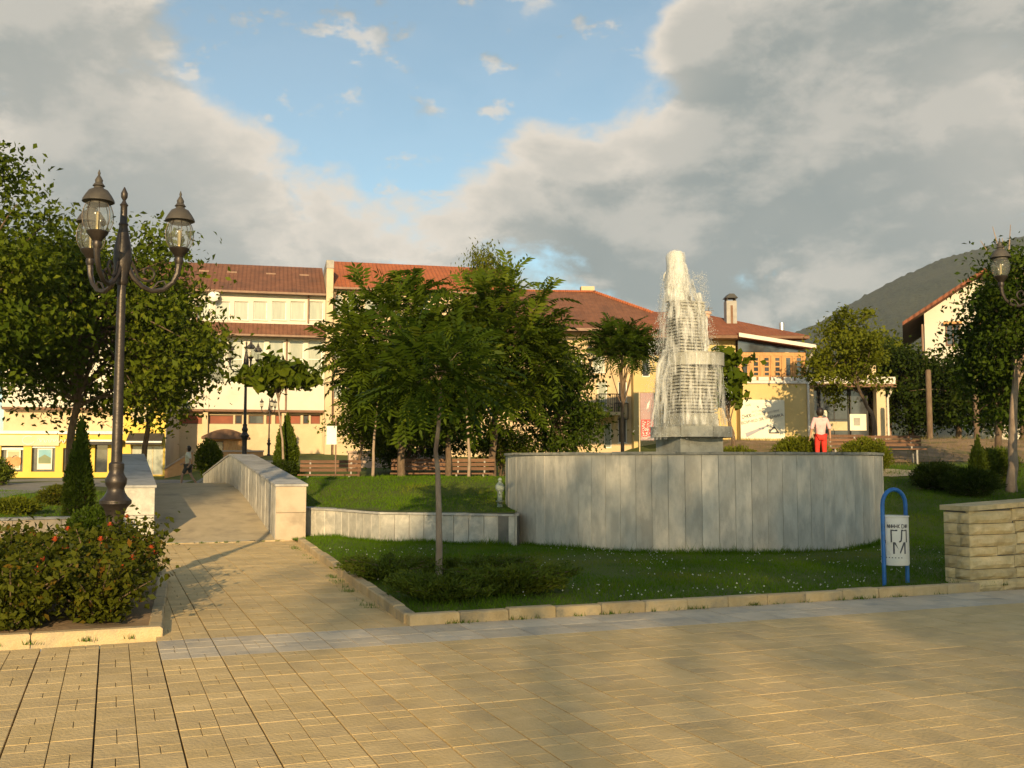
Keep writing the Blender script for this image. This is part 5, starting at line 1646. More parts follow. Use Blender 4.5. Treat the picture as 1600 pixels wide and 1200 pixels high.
def place(X, d, h=H):
    p = px(X, 722, d); return Vector((p.x, p.y, h(p.x, p.y)-.03))
def crown_at(base, X, Y, d):
    return px(X, Y, d) - base

# big walnut-like tree on the left, and its taller neighbour at the frame edge
b = place(108, 34); tree('broadleaf_tree', 'large spreading tree shading the yellow shop on the left', b, crown_at(b, 135, 525, 33), (4.1, 3.6, 3.35), 110, 30000, .21, 'leaf_green', 21, .17, clump=1.15, lowcut=-.75, lump=.4, bark='bark')
b = place(-60, 27); tree('broadleaf_tree', 'tall tree cut by the left edge of the frame', b, crown_at(b, -45, 450, 27), (2.3, 2.4, 4.0), 60, 15000, .19, 'leaf_green', 22, .16, clump=.8, lowcut=-.8)
b = place(225, 37); tree('broadleaf_tree', 'lower tree behind the lamp post with leaves hanging before the white wall', b, crown_at(b, 252, 548, 36), (2.1, 2.0, 2.15), 50, 8500, .21, 'leaf_olive', 23, .13, clump=.8, lowcut=-.85)
# ailanthus group in the middle
b = place(628, 27.2); tree('ailanthus_tree', 'feathery leaved tree in the middle with drooping fronds', b, crown_at(b, 625, 565, 27), (1.5, 1.6, 1.85), 80, 860, .95, 'leaf_frond', 31, .12, style='frond', bark='bark', inner=.35, lowcut=-.8)
b = place(770, 29.0); tree('ailanthus_tree', 'broader feathery tree left of the lamp and the fountain', b, crown_at(b, 778, 560, 28.6), (1.6, 1.6, 1.75), 84, 900, .95, 'leaf_frond', 32, .12, style='frond', inner=.35, lowcut=-.8)
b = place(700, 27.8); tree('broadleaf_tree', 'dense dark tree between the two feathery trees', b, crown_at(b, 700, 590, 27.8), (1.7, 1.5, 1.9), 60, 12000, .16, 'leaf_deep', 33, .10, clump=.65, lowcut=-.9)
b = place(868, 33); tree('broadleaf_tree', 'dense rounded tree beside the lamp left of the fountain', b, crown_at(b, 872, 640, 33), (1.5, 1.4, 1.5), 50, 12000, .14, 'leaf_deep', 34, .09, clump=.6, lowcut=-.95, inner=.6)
b = place(560, 31); tree('broadleaf_tree', 'small loose tree left of the feathery trees by the sign', b, crown_at(b, 572, 650, 31), (.95, .9, .95), 30, 5000, .12, 'leaf_green', 35, .06, clump=.5, lowcut=-.95)
b = place(630, 33); tree('shrub', 'low spreading shrub behind the long bench', b, crown_at(b, 650, 690, 33), (1.9, 1.0, .75), 46, 8000, .12, 'leaf_deep', 36, .05, clump=.5, lowcut=-.9, cat='shrub', fork=.05)
b = place(782, 31); tree('shrub', 'leafy shrub behind the left rim of the fountain', b, crown_at(b, 785, 700, 31), (.8, .7, .75), 30, 5000, .11, 'leaf_green', 37, .04, clump=.4, lowcut=-.9, cat='shrub', fork=.05)
# sapling in the foreground lawn
b = gnd(687, 905, .06); tree('ailanthus_sapling', 'slender feathery sapling on the front lawn among low junipers', b, crown_at(b, 690, 588, 14.1), (.58, .6, .52), 22, 140, .68, 'leaf_frond_deep', 41, .05, style='frond', bark='bark_pale', inner=.25, lowcut=-.55, fork=.72, lean=(-.06, 0), limb=.45)
# pale-trunked young trees
b = place(583, 26.4); tree('sapling', 'young pale-trunked sapling behind the lawn, left of two', b, crown_at(b, 590, 620, 26.4), (.6, .6, .55), 22, 260, .5, 'leaf_frond', 42, .045, style='frond', bark='bark_pale', fork=.7)
b = place(733, 26.2); tree('sapling', 'young pale-trunked sapling behind the lawn near the drinking tap', b, crown_at(b, 726, 590, 26.2), (.7, .7, .7), 22, 260, .55, 'leaf_frond', 43, .045, style='frond', bark='bark_pale', fork=.7)
b = place(443, 31); tree('catalpa_tree', 'small broad-leaved young tree in front of the white building', b, crown_at(b, 432, 592, 31), (1.05, .9, .55), 34, 900, .30, 'leaf_green', 44, .045, clump=.32, aspect=.8, bark='bark_pale', lowcut=-.4, fork=.55)
# around the fountain
b = place(972, 31); tree('ailanthus_tree', 'dark feathery tree behind the fountain tower on its left', b, crown_at(b, 972, 545, 31), (.75, .75, .75), 46, 420, .62, 'leaf_frond_deep', 51, .07, style='frond', inner=.2)
b = place(1146, 33); tree('catalpa_tree', 'thin broad-leaved tree just right of the fountain tower', b, crown_at(b, 1132, 600, 33), (.85, .8, 1.35), 40, 1100, .30, 'leaf_green', 52, .085, clump=.34, aspect=.8, bark='bark', inner=.3, fork=.35, lean=(-.05, 0))
b = place(1368, 36.5); tree('broadleaf_tree', 'yellow-green tree with a slanting trunk in front of the shop', b, crown_at(b, 1327, 562, 36.5), (1.5, 1.3, 1.95), 48, 8800, .145, 'leaf_olive', 53, .095, clump=.42, inner=.2, lean=(-.1, 0), lowcut=-.8, lump=.5)
b = place(1360, 62); tree('broadleaf_tree', 'large hazy tree behind the shop before the mountain', b, crown_at(b, 1385, 578, 62), (2.6, 2.4, 2.0), 60, 9000, .34, 'leaf_olive', 54, .2, clump=1.2, lowcut=-.8)
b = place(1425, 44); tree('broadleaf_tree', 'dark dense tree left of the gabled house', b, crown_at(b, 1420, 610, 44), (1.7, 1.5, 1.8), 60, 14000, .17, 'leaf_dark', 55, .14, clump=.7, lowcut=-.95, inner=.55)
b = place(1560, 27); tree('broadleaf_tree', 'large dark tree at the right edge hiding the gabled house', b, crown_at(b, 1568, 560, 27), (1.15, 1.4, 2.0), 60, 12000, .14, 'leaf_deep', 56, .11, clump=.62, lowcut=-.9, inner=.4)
b = place(1581, 25.2); tree('pale_trunked_tree', 'tree with a straight pale mottled trunk at the right edge', b, crown_at(b, 1590, 500, 25.2), (.95, 1.0, 1.75), 50, 9000, .13, 'leaf_deep', 57, .13, clump=.55, bark='bark_pale', lowcut=-.8)
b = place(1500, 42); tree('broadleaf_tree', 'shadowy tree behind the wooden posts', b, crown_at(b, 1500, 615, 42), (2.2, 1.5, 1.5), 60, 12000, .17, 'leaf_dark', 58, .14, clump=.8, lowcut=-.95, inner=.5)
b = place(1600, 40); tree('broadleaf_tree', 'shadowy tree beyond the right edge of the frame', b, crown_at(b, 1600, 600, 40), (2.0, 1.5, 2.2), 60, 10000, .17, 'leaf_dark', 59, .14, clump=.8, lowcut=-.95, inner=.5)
# weeping birch top behind the roofs
b = place(760, 66); tree('birch_tree', 'thin weeping birch top showing above the middle trees', b, crown_at(b, 762, 440, 66), (1.35, 1.2, 2.5), 50, 3600, .24, 'leaf_olive', 60, .13, clump=.9, aspect=.4, inner=.2, droop=1.4)

# bare branches of the dead top at the right edge
db = px(1570, 440, 25.3)
m = MB(); rr = random.Random(4)
for X, Y in ((1532, 376), (1551, 354), (1579, 351), (1566, 372)):
    q = px(X, Y, 25.3) - db
    m.tube([(0, 0, 0), q*.5 + Vector((.03, 0, .02)), q], [.03, .02, .008], 6)
o = m.build('bare_branches', MATS['bark_pale']); o.location = db; tag(o, 'bare dead branches sticking up beside the right lamp', 'branches')

def bushy(name, label, base, rad, n, size, mat, seed, cat='shrub', aspect=.5, group=None, shoots=26, core=True, pointy=0.0, spike=0.0):
    """rounded or columnar evergreen: many short shoots round a few stems"""
    rs = np.random.RandomState(seed)
    e = empty(name, base, 0, label, cat, group)
    m = MB()
    for k in range(shoots):
        d = rs.normal(size=3); d[2] = abs(d[2])+.2; d /= np.linalg.norm(d)
        q = Vector((d[0]*rad[0]*.8, d[1]*rad[1]*.8, d[2]*rad[2]*1.2))
        m.tube([(0, 0, -.05), q*.5+Vector((0, 0, .05)), q], [.018, .012, .004], 5, False)
    m.build('stems', MATS['bark'], e, True)
    d = rnd_dirs(rs, n)
    k = rs.rand(n)**.35
    z = d[:, 2]*.5+.5
    lum = np.array([mnoise.noise((a*2.4+seed, b_*2.4, c*2.4)) + .6*mnoise.noise((a*6+seed, b_*6, c*6)) for a, b_, c in d])
    k = k*(1+.26*lum)
    wid = (1 - pointy*z**1.5)
    C = np.stack([d[:, 0]*rad[0]*k*wid, d[:, 1]*rad[1]*k*wid, (d[:, 2]*k*.5+.5)*2*rad[2]], 1)
    C[:, 2] = np.maximum(C[:, 2], .02)
    out = d.copy(); out[:, 2] += .4+spike
    t = out + rs.normal(size=(n, 3))*.55
    t /= np.linalg.norm(t, axis=1)[:, None]
    b_ = np.cross(t, rnd_dirs(rs, n)); b_ /= np.linalg.norm(b_, axis=1)[:, None]+1e-9
    s = (size*rs.uniform(.6, 1.3, n))[:, None]
    V = np.stack([C-t*s*.5, C+b_*s*aspect*.5, C+t*s*.5, C-b_*s*aspect*.5], 1).reshape(-1, 3)
    rnd = np.clip(.35+.35*lum+.35*rs.rand(n), 0, 1)
    inst('foliage', np_mesh('foliage', V, np.arange(n*4).reshape(n, 4), MATS[mat], rnd), e)
    return e

b = place(447, 32); bushy('columnar_thuja', 'dark columnar thuja behind the right parapet of the bridge', b, (.46, .46, px(447, 650, 32).z/2-b.z/2), 11000, .11, 'leaf_thuja', 71, pointy=.75, spike=.8, aspect=.4)
b = place(442, 31); bushy('round_shrub', 'dark round shrub at the foot of the thuja', b, (.55, .5, .42), 6000, .09, 'leaf_dark', 72)
b = place(125, 21.5); bushy('columnar_thuja', 'slim columnar thuja left of the big lamp post', b, (.36, .36, (px(125, 655, 21.5).z-b.z)/2), 11000, .09, 'leaf_thuja', 73, pointy=.7, spike=.8, aspect=.4)
b = place(150, 19); bushy('round_shrub', 'small dark shrub behind the lamp base', b, (.5, .45, .38), 5000, .07, 'leaf_deep', 74)
b = place(326, 40.5); bushy('round_shrub', 'leafy bush next to the walking man beyond the bridge', b, (.52, .5, .72), 6000, .12, 'leaf_green', 75)
b = place(1250, 30); bushy('round_shrub', 'yellow-green clipped bush left of the woman in red trousers', b, (.78, .6, .42), 8000, .08, 'leaf_olive', 76)
b = place(1352, 28.2); bushy('round_shrub', 'rounded bush right of the woman in red trousers', b, (.72, .6, .50), 9000, .075, 'leaf_olive', 77)
b = place(1152, 30.5); bushy('round_shrub', 'low olive bush behind the fountain disc', b, (.72, .5, .40), 6000, .08, 'leaf_olive', 78)
for lab, X, d, rad, mt, sd in (('low dark juniper in front of the right bench, left of the spire', 1462, 25.6, (.62, .55, .36), 'leaf_dark', 81), ('dark spreading juniper in front of the right edge trunk', 1516, 24.6, (.70, .6, .36), 'leaf_dark', 82), ('pale juniper growing round the right edge trunk', 1556, 26.5, (.62, .5, .48), 'leaf_juniper', 83)):
    b = place(X, d); bushy('juniper_shrub', lab, b, rad, 8000, .085, mt, sd, group='junipers on the right slope', aspect=.3)
b = place(1528, 25.9); bushy('juniper_spire', 'upright pointed juniper rising behind the dark junipers', b, (.30, .3, .62), 6000, .09, 'leaf_juniper', 84, pointy=.8, spike=.9, aspect=.3)
b = place(-10, 45); bushy('round_shrub', 'pale flowering shrub in front of the shop posters', b, (.9, .8, .62), 5000, .12, 'leaf_juniper', 85)
b = place(97, 30); bushy('round_shrub', 'reddish low shrub beside the grey footway', b, (.7, .6, .30), 4000, .09, 'leaf_rose', 86)
b = place(20, 26); bushy('round_shrub', 'low shrub on the far-left lawn behind the pale wall', b, (.8, .6, .22), 4000, .09, 'leaf_olive', 87)

# spreading junipers round the sapling
def flat_juniper(label, c, rx, ry, h, n, seed, mat='leaf_juniper'):
    rs = np.random.RandomState(seed)
    e = empty('spreading_juniper', (c.x, c.y, .05), 0, label, 'shrub', 'spreading junipers on the front lawn')
    m = MB(); C = []; D = []; tint = []
    for k in range(70):
        a = rs.uniform(0, 2*PI); L = rs.uniform(.45, 1.05)
        tip = Vector((math.cos(a)*rx*L, math.sin(a)*ry*L, h*rs.uniform(.35, 1.05)))
        midp = Vector((tip.x*.5, tip.y*.5, tip.z*.75))
        m.tube([(0, 0, -.02), midp, tip], [.016, .01, .004], 5, False)
        per = n//70
        f = rs.uniform(.25, 1.05, per)
        P = np.outer((1-f)**2, np.zeros(3)) + np.outer(2*f*(1-f), np.array(midp)) + np.outer(f**2, np.array(tip))
        P += rs.normal(size=(per, 3))*np.array([.055, .055, .03])*(1.2-.5*f)[:, None]
        C.append(P); D.append(np.tile(np.array(tip)/tip.length, (per, 1))); tint += [rs.rand()]*per
    m.build('stems', MATS['bark'], e, True)
    C = np.concatenate(C); D = np.concatenate(D); nn = len(C)
    t = D + rs.normal(size=(nn, 3))*.55 + np.array([0, 0, .25]); t /= np.linalg.norm(t, axis=1)[:, None]
    b_ = np.cross(t, rnd_dirs(rs, nn)); b_ /= np.linalg.norm(b_, axis=1)[:, None]
    s = (.065*rs.uniform(.6, 1.3, nn))[:, None]
    V = np.stack([C-t*s*.5, C+b_*s*.13, C+t*s*.5, C-b_*s*.13], 1).reshape(-1, 3)
    rnd = np.clip(.6*np.array(tint)+.4*rs.rand(nn), 0, 1)
    inst('foliage', np_mesh('foliage', V, np.arange(nn*4).reshape(nn, 4), MATS[mat], rnd), e)
flat_juniper('yellowish spreading juniper at the foot of the sapling near the kerb', gnd(690, 945), .62, .5, .26, 15000, 91)
flat_juniper('dark spreading juniper right of the sapling', gnd(800, 935), .85, .55, .30, 17000, 92, 'leaf_juniper')
flat_juniper('dark spreading juniper left of the sapling', gnd(610, 912), .65, .6, .28, 13000, 93, 'leaf_juniper')
flat_juniper('spreading juniper behind the sapling toward the marble wall', gnd(735, 905), .9, .6, .24, 13000, 94, 'leaf_juniper')

# rose bushes in the bed
rs0 = random.Random(8)
k = 0
roses = []
for i in range(5):
    for j in range(4):
        roses.append((lbu - .45 - i*.9 + rs0.uniform(-.2, .2), lbv + .48 + j*.85 + rs0.uniform(-.2, .2)))
where = ['at the corner by the path', 'second from the path', 'in the middle of the row', 'fourth from the path', 'at the left edge']
rowname = ['front', 'second', 'third', 'back']
def rose(label, c, r_, h, seed):
    rs = np.random.RandomState(seed)
    e = empty('rose_bush', (c.x, c.y, .05), 0, label, 'rose bush', 'rose bushes in the flower bed')
    m = MB(); C = []; tint = []; tipz = []
    for q in range(22):
        a = rs.uniform(0, 2*PI); L = rs.uniform(.2, 1.0)
        tip = Vector((math.cos(a)*r_*L, math.sin(a)*r_*L, h*rs.uniform(.55, 1.05)))
        md = Vector((tip.x*.45, tip.y*.45, tip.z*.6))
        m.tube([(rs.uniform(-.05,.05), rs.uniform(-.05,.05), -.02), md, tip], [.012, .009, .004], 5, False)
        per = 120
        f = rs.uniform(.12, 1.05, per)
        P = np.outer(2*f*(1-f), np.array(md)) + np.outer(f**2, np.array(tip))
        C.append(P + rs.normal(size=(per, 3))*.075); tint += [rs.rand()]*per; tipz.append(tip)
    m.build('stems', MATS['bark'], e, True)
    C = np.concatenate(C); C[:, 2] = np.maximum(C[:, 2], .05)
    V, F = leaves_np(C, .075, rs, .6, .3)
    inst('foliage', np_mesh('foliage', V, F, MATS['leaf_rose'], np.clip(.5*np.array(tint)+.5*rs.rand(len(C)), 0, 1)), e)
    for tip in tipz[:rs.randint(2, 7)]:
        b = MB(); 
        for z_, rr_ in ((0, .034), (.014, .026), (.026, .016)):
            for s in range(6):
                a = s*PI/3 + z_*60
                p0 = Vector((math.cos(a)*rr_, math.sin(a)*rr_, z_)); 
                b.add([(0, 0, z_-.012), (p0.x*.8-p0.y*.5, p0.y*.8+p0.x*.5, z_+.008), (p0.x*1.2, p0.y*1.2, z_+.018), (p0.x*.8+p0.y*.5, p0.y*.8-p0.x*.5, z_+.008)], [(0, 1, 2, 3)])
        o = b.build('blossom', MATS['petal'], e); o.location = tip
for i in range(5):
    for j in range(4):
        u_, v_ = roses[k]
        rose('rose bush with small red blooms, %s row, %s' % (rowname[j], where[i]), G(u_, v_), rs0.uniform(.62, .80), rs0.uniform(.56, .68) + .07*j, 200+k); k += 1

# ------------------------------------------------------------------ grass blades (uncountable)
def grass(name, label, poly, n, h, hgt, mat, seed, avoid=None, w=.006):
    rs = np.random.RandomState(seed)
    P = np.array([(p[0], p[1]) for p in poly]); lo = P.min(0); hi = P.max(0)
    def inside(Q):
        r_ = np.zeros(len(Q), bool); j = len(P)-1
        for i in range(len(P)):
            c = ((P[i, 1] > Q[:, 1]) != (P[j, 1] > Q[:, 1])) & (Q[:, 0] < (P[j, 0]-P[i, 0])*(Q[:, 1]-P[i, 1])/(P[j, 1]-P[i, 1]+1e-12)+P[i, 0])
            r_ ^= c; j = i
        return r_
    Q = np.zeros((0, 2))
    while len(Q) < n:
        q_ = lo + rs.rand(n, 2)*(hi-lo); q_ = q_[inside(q_)]
        if avoid is not None: q_ = q_[avoid(q_)]
        Q = np.concatenate([Q, q_])
    Q = Q[:n]
    Z = np.array([h(a, b_) for a, b_ in Q])
    a = rs.uniform(0, 2*PI, n); pat = np.array([mnoise.noise((x*1.1, y*1.1, 5.0)) for x, y in Q])
    pat2 = np.array([mnoise.noise((x*.45, y*.45, 15.0)) for x, y in Q])
    hh = hgt*(rs.uniform(.4, 1.2, n)+(rs.rand(n) < .06)*rs.uniform(.3, 1.1, n))*(1+.55*pat)*(1-.45*np.clip(pat2*2.2-.35, 0, 1))
    le = rs.normal(size=(n, 2))*.45*hh[:, None]
    B = np.stack([Q[:, 0], Q[:, 1], Z-.01], 1)
    sd = np.stack([np.cos(a), np.sin(a), np.zeros(n)], 1)*w
    T = B + np.stack([le[:, 0], le[:, 1], hh], 1)
    V = np.stack([B-sd, B+sd, T], 1).reshape(-1, 3)
    o = inst(name, np_mesh(name, V, np.arange(n*3).reshape(n, 3), MATS[mat], np.clip(.36+.4*pat+.6*np.clip(pat2, 0, 1)+.35*rs.rand(n), 0, 1)))
    tag(o, label, 'grass', kind='stuff')
    return o
def kerb_weeds():
    rs = np.random.RandomState(77); C = []
    spots = [(G(rs.uniform(.1, 7.2), -.012), .05) for _ in range(34)] + [(G(ue[0]*v/ue[1]-.15, v), .05) for v in rs.uniform(.3, 10, 22)] + [(G(lbu-rs.uniform(.1, 4), lbv-.04), .04) for _ in range(10)] + [(BO+UX*rs.uniform(-1, 1.2)-VX*.14, .03) for _ in range(8)]
    for (p, r_) in spots:
        for _ in range(rs.randint(8, 26)): C.append((p.x+rs.normal()*r_, p.y+rs.normal()*.012, 0))
    C = np.array(C); n = len(C); a = rs.uniform(0, 2*PI, n); hh = rs.uniform(.015, .06, n)
    sd = np.stack([np.cos(a), np.sin(a), np.zeros(n)], 1)*.004
    T = C + np.stack([rs.normal(size=n)*.02, rs.normal(size=n)*.02, hh], 1)
    V = np.stack([C-sd, C+sd, T], 1).reshape(-1, 3)
    tag(inst('weeds', np_mesh('weeds', V, np.arange(n*3).reshape(n, 3), MATS['grass_blade'], rs.rand(n))), 'small weeds sprouting along the kerbs and paving joints', 'weeds', kind='stuff')
kerb_weeds()
def off_basin(q): return (q[:, 0]-FC.x)**2 + (q[:, 1]-FC.y)**2 > (FR+.02)**2
grass('grass', 'short green grass growing on the lawn in front of the fountain', front, 170000, HF, .055, 'grass_blade', 1, off_basin, .006)
grass('tall_grass', 'longer grass fringe along the foot of the marble walls', [WP[0]-VX*.02, WP[2]+Vector((0,-.25,0)), WP[3]+Vector((0,-.25,0)), (1.2, 17.9), (3.7, 17.2), (6.2, 18), (7.6, 20), (7.5, 20.6), (FC.x, FC.y), WP[3], WP[2], WP[1]], 9000, HF, .10, 'grass_blade', 2,
      lambda q: off_basin(q) & ((q[:, 0]-FC.x)**2 + (q[:, 1]-FC.y)**2 < (FR+.16)**2) | (q[:, 0] < .0), .006)
bl = [WP[0]+Vector((-.2,.45,0)), WP[1]+Vector((0,.42,0)), WP[2]+Vector((0,.42,0)), WP[3]+Vector((0,.42,0)), (1.0, 24), (3.6, 25.5), (7.3, 24.5), (17, 24.5), (17, 30), (4, 30), (-6.8, 29)]
grass('grass', 'sunlit grass on the raised lawn behind the low wall', bl, 90000, H, .06, 'grass_blade', 3, off_basin, .008)
lf = [(-24, 22), (-12, 21), (-7.9, 21.5), (-11, 30), (-13, 38), (-28, 44)]
grass('grass', 'grass on the lawn left of the bridge', lf, 50000, H, .07, 'grass_blade', 4, None, .010)
grass('weeds', 'dry weeds scattered over the brown bank', [(5.5, 30), (22, 29.5), (30, 33), (30, 40), (5.5, 41)], 9000, H, .16, 'dry_grass', 5, None, .008)
# clover heads in the front lawn
rs = np.random.RandomState(9); n = 420
Q = []
while len(Q) < n:
    x, y = rs.uniform(-4, 8), rs.uniform(10, 18.5)
    if mnoise.noise((x*.7, y*.7, 9)) < .02: continue
    u_, v_ = toG((x, y))
    if v_ < .2 or u_ < ue[0]*v_/ue[1]+.2 or (x-FC.x)**2+(y-FC.y)**2 < (FR+.15)**2 or y > 18.2: continue
    Q.append((x, y, HF(x, y)+rs.uniform(.04, .075)))
C = np.array(Q)
V = (C[:, None, :] + octv[None]*np.array([1, 1, .55])*rs.uniform(.005, .0125, n)[:, None, None]).reshape(-1, 3)
o = inst('clover', np_mesh('clover', V, (np.arange(n)[:, None, None]*6+Fo[None]).reshape(-1, 3), MATS['clover'], rs.rand(n*8)))
tag(o, 'white clover heads dotted over the front lawn', 'clover', kind='stuff')
# loose weeds and stones
# ------------------------------------------------------------------ people
def skinned(name, J, E, root, mat, parent, sub=2):
    names = list(J); idx = {k: i for i, k in enumerate(names)}
    me = bpy.data.meshes.new(name)
    me.from_pydata([J[k][0] for k in names], [(idx[a], idx[b]) for a, b in E], [])
    o = bpy.data.objects.new(name, me); COL.objects.link(o)
    o.modifiers.new('Skin', 'SKIN'); sv = me.skin_vertices[0].data
    for i, k in enumerate(names):
        r_ = J[k][1]; sv[i].radius = (r_, r_) if not isinstance(r_, tuple) else r_
        sv[i].use_root = (k == root)
    o.modifiers.new('Sub', 'SUBSURF').levels = sub; o.modifiers['Sub'].render_levels = sub
    dg = bpy.context.evaluated_depsgraph_get(); dg.update()
    new = bpy.data.meshes.new_from_object(o.evaluated_get(dg))
    bpy.data.objects.remove(o, do_unlink=True)
    new.materials.clear(); new.materials.append(MATS[mat])
    new.polygons.foreach_set('use_smooth', [True]*len(new.polygons))
    return inst(name, new, parent)

def person(label, loc, rz, hgt, pose, top, bottom, sleeve, short=False):
    """figure faces -y; pose gives joint offsets"""
    e = empty('person', loc, rz, label, 'person'); s = hgt/1.70; e.scale = (s, s, s)
    P = dict(
        pel=(0, 0, .93), waist=(0, 0, 1.08), chest=(0, .01, 1.27), neck=(0, .01, 1.44), jaw=(0, -.015, 1.52), head=(0, 0, 1.60), crown=(0, .005, 1.655), nose=(0, -.105, 1.575),
        shl=(.17, .01, 1.38), shr=(-.17, .01, 1.38), ell=(.23, .03, 1.11), elr=(-.23, .03, 1.11), wrl=(.24, -.03, .87), wrr=(-.24, -.03, .87), hal=(.24, -.05, .80), har=(-.24, -.05, .80),
        hil=(.09, 0, .88), hir=(-.09, 0, .88), knl=(.10, -.01, .48), knr=(-.10, -.01, .48), anl=(.10, .02, .08), anr=(-.10, .02, .08), tol=(.11, -.14, .03), tor=(-.11, -.14, .03))
    P.update(pose)
    Rd = dict(pel=(.13, .10), waist=(.115, .085), chest=(.14, .095), neck=.052, jaw=.066, head=.086, crown=.06, nose=.012, shl=.055, shr=.055, ell=.04, elr=.04, wrl=.027, wrr=.027, hal=.03, har=.03,
              hil=.085, hir=.085, knl=.056, knr=.056, anl=.037, anr=.037, tol=.03, tor=.03)
    E = [('pel','waist'),('waist','chest'),('chest','neck'),('neck','jaw'),('jaw','head'),('head','crown'),('chest','shl'),('chest','shr'),('shl','ell'),('shr','elr'),('ell','wrl'),('elr','wrr'),('wrl','hal'),('wrr','har'),
         ('pel','hil'),('pel','hir'),('hil','knl'),('hir','knr'),('knl','anl'),('knr','anr'),('anl','tol'),('anr','tor')]
    body = skinned('body', {k: (P[k], Rd[k]) for k in P if k != 'nose'}, E, 'pel', 'skin', e)
    # fingers, thumbs, nose and ears belong to the same body mesh
    bm = bmesh.new(); bm.from_mesh(body.data)
    ex = MB()
    for h_, w_ in (('hal', 'wrl'), ('har', 'wrr')):
        a = Vector(P[h_]); d = (a - Vector(P[w_])).normalized(); side = Vector((0, 1, 0)) if abs(d.y) < .8 else Vector((0, 0, 1))
        inw = d.cross(side).normalized()
        for q in range(4):
            o_ = a + side*(-.027+.018*q); L = (.062, .075, .07, .055)[q]
            ex.tube([o_, o_+d*L*.5+inw*.006, o_+d*L+inw*.022], [.009, .0085, .006], 6)
        ex.tube([a-side*.025-d*.02, a-side*.05+d*.01, a-side*.052+d*.04], [.011, .010, .007], 6)
    hd = Vector(P['head']); nv = Vector(P['nose'])
    ex.tube([hd+(nv-hd)*.7+Vector((0, 0, .03)), nv+Vector((0, 0, .005)), hd+(nv-hd)*.7-Vector((0, 0, .02))], [.009, .016, .011], 6)
    for sx in (-1, 1): ex.tube([hd+Vector((sx*.083, .005, .03)), hd+Vector((sx*.095, .015, .0)), hd+Vector((sx*.083, .0, -.03))], [.012, .016, .009], 6)
    b0 = [bm.verts.new(v) for v in ex.v]
    for f in ex.f:
        try: bm.faces.new([b0[i] for i in f])
        except ValueError: pass
    bm.to_mesh(body.data); bm.free()
    g = .026
    TE = [('waist2','waist'),('waist','chest'),('chest','neck'),('chest','shl'),('chest','shr'),('shl','sl'),('shr','sr')]
    k = sleeve
    TP = {x: (P[x], tuple(r_+g for r_ in Rd[x]) if isinstance(Rd[x], tuple) else Rd[x]+g) for x in ('waist','chest','shl','shr')}
    TP['neck'] = ((P['neck'][0], P['neck'][1], P['neck'][2]-.03), .06)
    TP['waist2'] = ((P['pel'][0], P['pel'][1], P['pel'][2]-.05), (.175, .135))
    def along(a, b_, c_, t):
        a, b_, c_ = Vector(a), Vector(b_), Vector(c_)
        return tuple(a.lerp(b_, t*2)) if t < .5 else tuple(b_.lerp(c_, t*2-1))
    TP['sl'] = (along(P['shl'], P['ell'], P['wrl'], k), .062); TP['sr'] = (along(P['shr'], P['elr'], P['wrr'], k), .062)
    if k > .5:
        TP['ell'] = (P['ell'], .056); TP['elr'] = (P['elr'], .056)
        TE = TE[:5] + [('shl','ell'),('ell','sl'),('shr','elr'),('elr','sr')]
    skinned('shirt', TP, TE, 'waist', top, e)
    BP = {'pel': (P['pel'], (.143, .112)), 'hil': (P['hil'], .10), 'hir': (P['hir'], .10)}
    BE = [('pel','hil'),('pel','hir')]
    for sd in 'lr':
        if short:
            kk = Vector(P['hi'+sd]).lerp(Vector(P['kn'+sd]), .85); BP['kn'+sd] = (tuple(kk), .078)
            BE.append(('hi'+sd, 'kn'+sd))
        else:
            BP['kn'+sd] = (P['kn'+sd], .068); aa = Vector(P['kn'+sd]).lerp(Vector(P['an'+sd]), .92); BP['an'+sd] = (tuple(aa), .055)
            BE += [('hi'+sd, 'kn'+sd), ('kn'+sd, 'an'+sd)]
    skinned('shorts' if short else 'trousers', BP, BE, 'pel', bottom, e)
    for sd in 'lr':
        a, t_ = Vector(P['an'+sd]), Vector(P['to'+sd])
        skinned('shoe', {'h': (tuple(a+Vector((0, .03, -.03))), .045), 'm': (tuple(a.lerp(t_, .5)+Vector((0, 0, -.01))), .043), 't': (tuple(t_), .036)}, [('h','m'),('m','t')], 'm', 'shoe', e, 1)
    c = Vector(P['crown'])
    hair = MB(); n1, n2 = 8, 14; vs = []; fs = []
    cc = Vector(P['head']) + Vector((0, .008, .012))
    fwd = (Vector(P['nose'])-Vector(P['head'])); fwd.z = 0; fwd.normalize()
    for i in range(n1+1):
        th = PI*i/n1*.80
        for j in range(n2):
            a = 2*PI*j/n2; dv = Vector((math.cos(a)*math.sin(th), math.sin(a)*math.sin(th), math.cos(th)))
            r_ = .112 if dv.dot(fwd) < .25 else max(.05, .108-.16*max(0, (dv.dot(fwd)-.25))*(1 if th > .8 else .2))
            vs.append(cc + dv*r_ + Vector((0, 0, -.045*sstep(.0, -.8, dv.z) if dv.dot(fwd) < .1 else 0)))
    for i in range(n1):
        for j in range(n2): fs.append((i*n2+j, i*n2+(j+1) % n2, (i+1)*n2+(j+1) % n2, (i+1)*n2+j))
    hair.add(vs, fs); hair.build('hair', MATS['hair'], e, True)
    return e
p = px(1283, 722, 29.3)
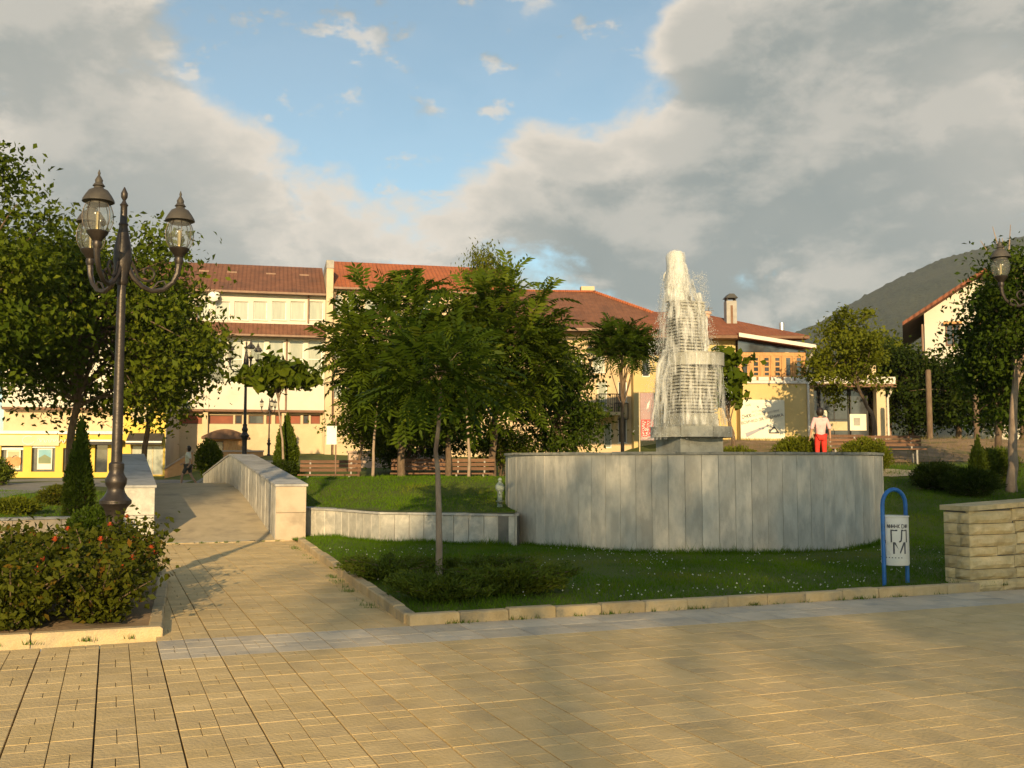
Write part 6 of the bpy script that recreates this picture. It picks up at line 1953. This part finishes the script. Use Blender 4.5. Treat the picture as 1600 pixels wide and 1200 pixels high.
person('woman seen from behind in a pink shirt and red trousers', (p.x, p.y, H(p.x, p.y)), PI - .05, 1.70,
       dict(ell=(.25, .05, 1.13), elr=(-.25, .05, 1.13), wrl=(.29, .0, .90), wrr=(-.27, .0, .90), hal=(.30, -.02, .83), har=(-.28, -.02, .83), anl=(.10, .10, .09), tol=(.11, -.05, .03), knl=(.10, .0, .48)),
       'shirt_pink', 'pants_red', .58)
p = px(293, 760, 43)
person('man in a loose pale shirt and shorts walking left beyond the bridge', (p.x, p.y, H(p.x, p.y)+.005), -PI/2, 1.72,
       dict(knl=(.09, -.20, .50), anl=(.09, -.24, .10), tol=(.09, -.38, .05), knr=(-.09, .10, .50), anr=(-.09, .34, .16), tor=(-.09, .26, .06), ell=(.22, .16, 1.14), wrl=(.22, .12, .92), hal=(.22, .09, .86), elr=(-.22, -.10, 1.12), wrr=(-.20, -.28, .98), har=(-.20, -.34, .96)),
       'shirt_white', 'shorts_dark', .46, True)

# ------------------------------------------------------------------ trees behind the viewer, whose shade lies on the plaza
SHADE = [(1.6, -40, 2.9, 1.8, 15.2, 4000), (6.2, -42, 3.4, 2.6, 16.8, 4000), (12.5, -40, 3.6, 3.4, 17.0, 4800), (19, -41, 4.0, 4.4, 17.2, 5600), (-7.6, -42, 2.0, 1.3, 19.6, 2600), (6.2, -38, 3.4, 1.2, 13.0, 1500), (12, -38, 3.0, 1.2, 13.2, 1500)]
for i, (x, y, rx, rz_, cz, nl) in enumerate(SHADE):
    tree('shade_tree', 'tree behind the viewer casting broken shade over the plaza', Vector((x, y, -.05)), Vector((0, 0, cz)), (rx, rx*.8, rz_), 60, nl, .30, 'leaf_green', 300+i, .11, clump=1.3, lowcut=-.9, inner=.35, group='trees behind the viewer')

# ------------------------------------------------------------------ evening haze
hz = bpy.data.materials.new('haze'); hz.use_nodes = True
hz.node_tree.nodes.clear()
ho_ = hz.node_tree.nodes.new('ShaderNodeOutputMaterial'); pv = hz.node_tree.nodes.new('ShaderNodeVolumePrincipled')
pv.inputs['Color'].default_value = (.80, .86, .95, 1); pv.inputs['Density'].default_value = .00012; pv.inputs['Anisotropy'].default_value = 0.0
hz.node_tree.links.new(pv.outputs[0], ho_.inputs['Volume'])
o = MB().box(-1500, 2600, -120, 1700, -8, 720).build('haze', hz); tag(o, 'thin evening haze filling the air in front of the mountain', kind='stuff')
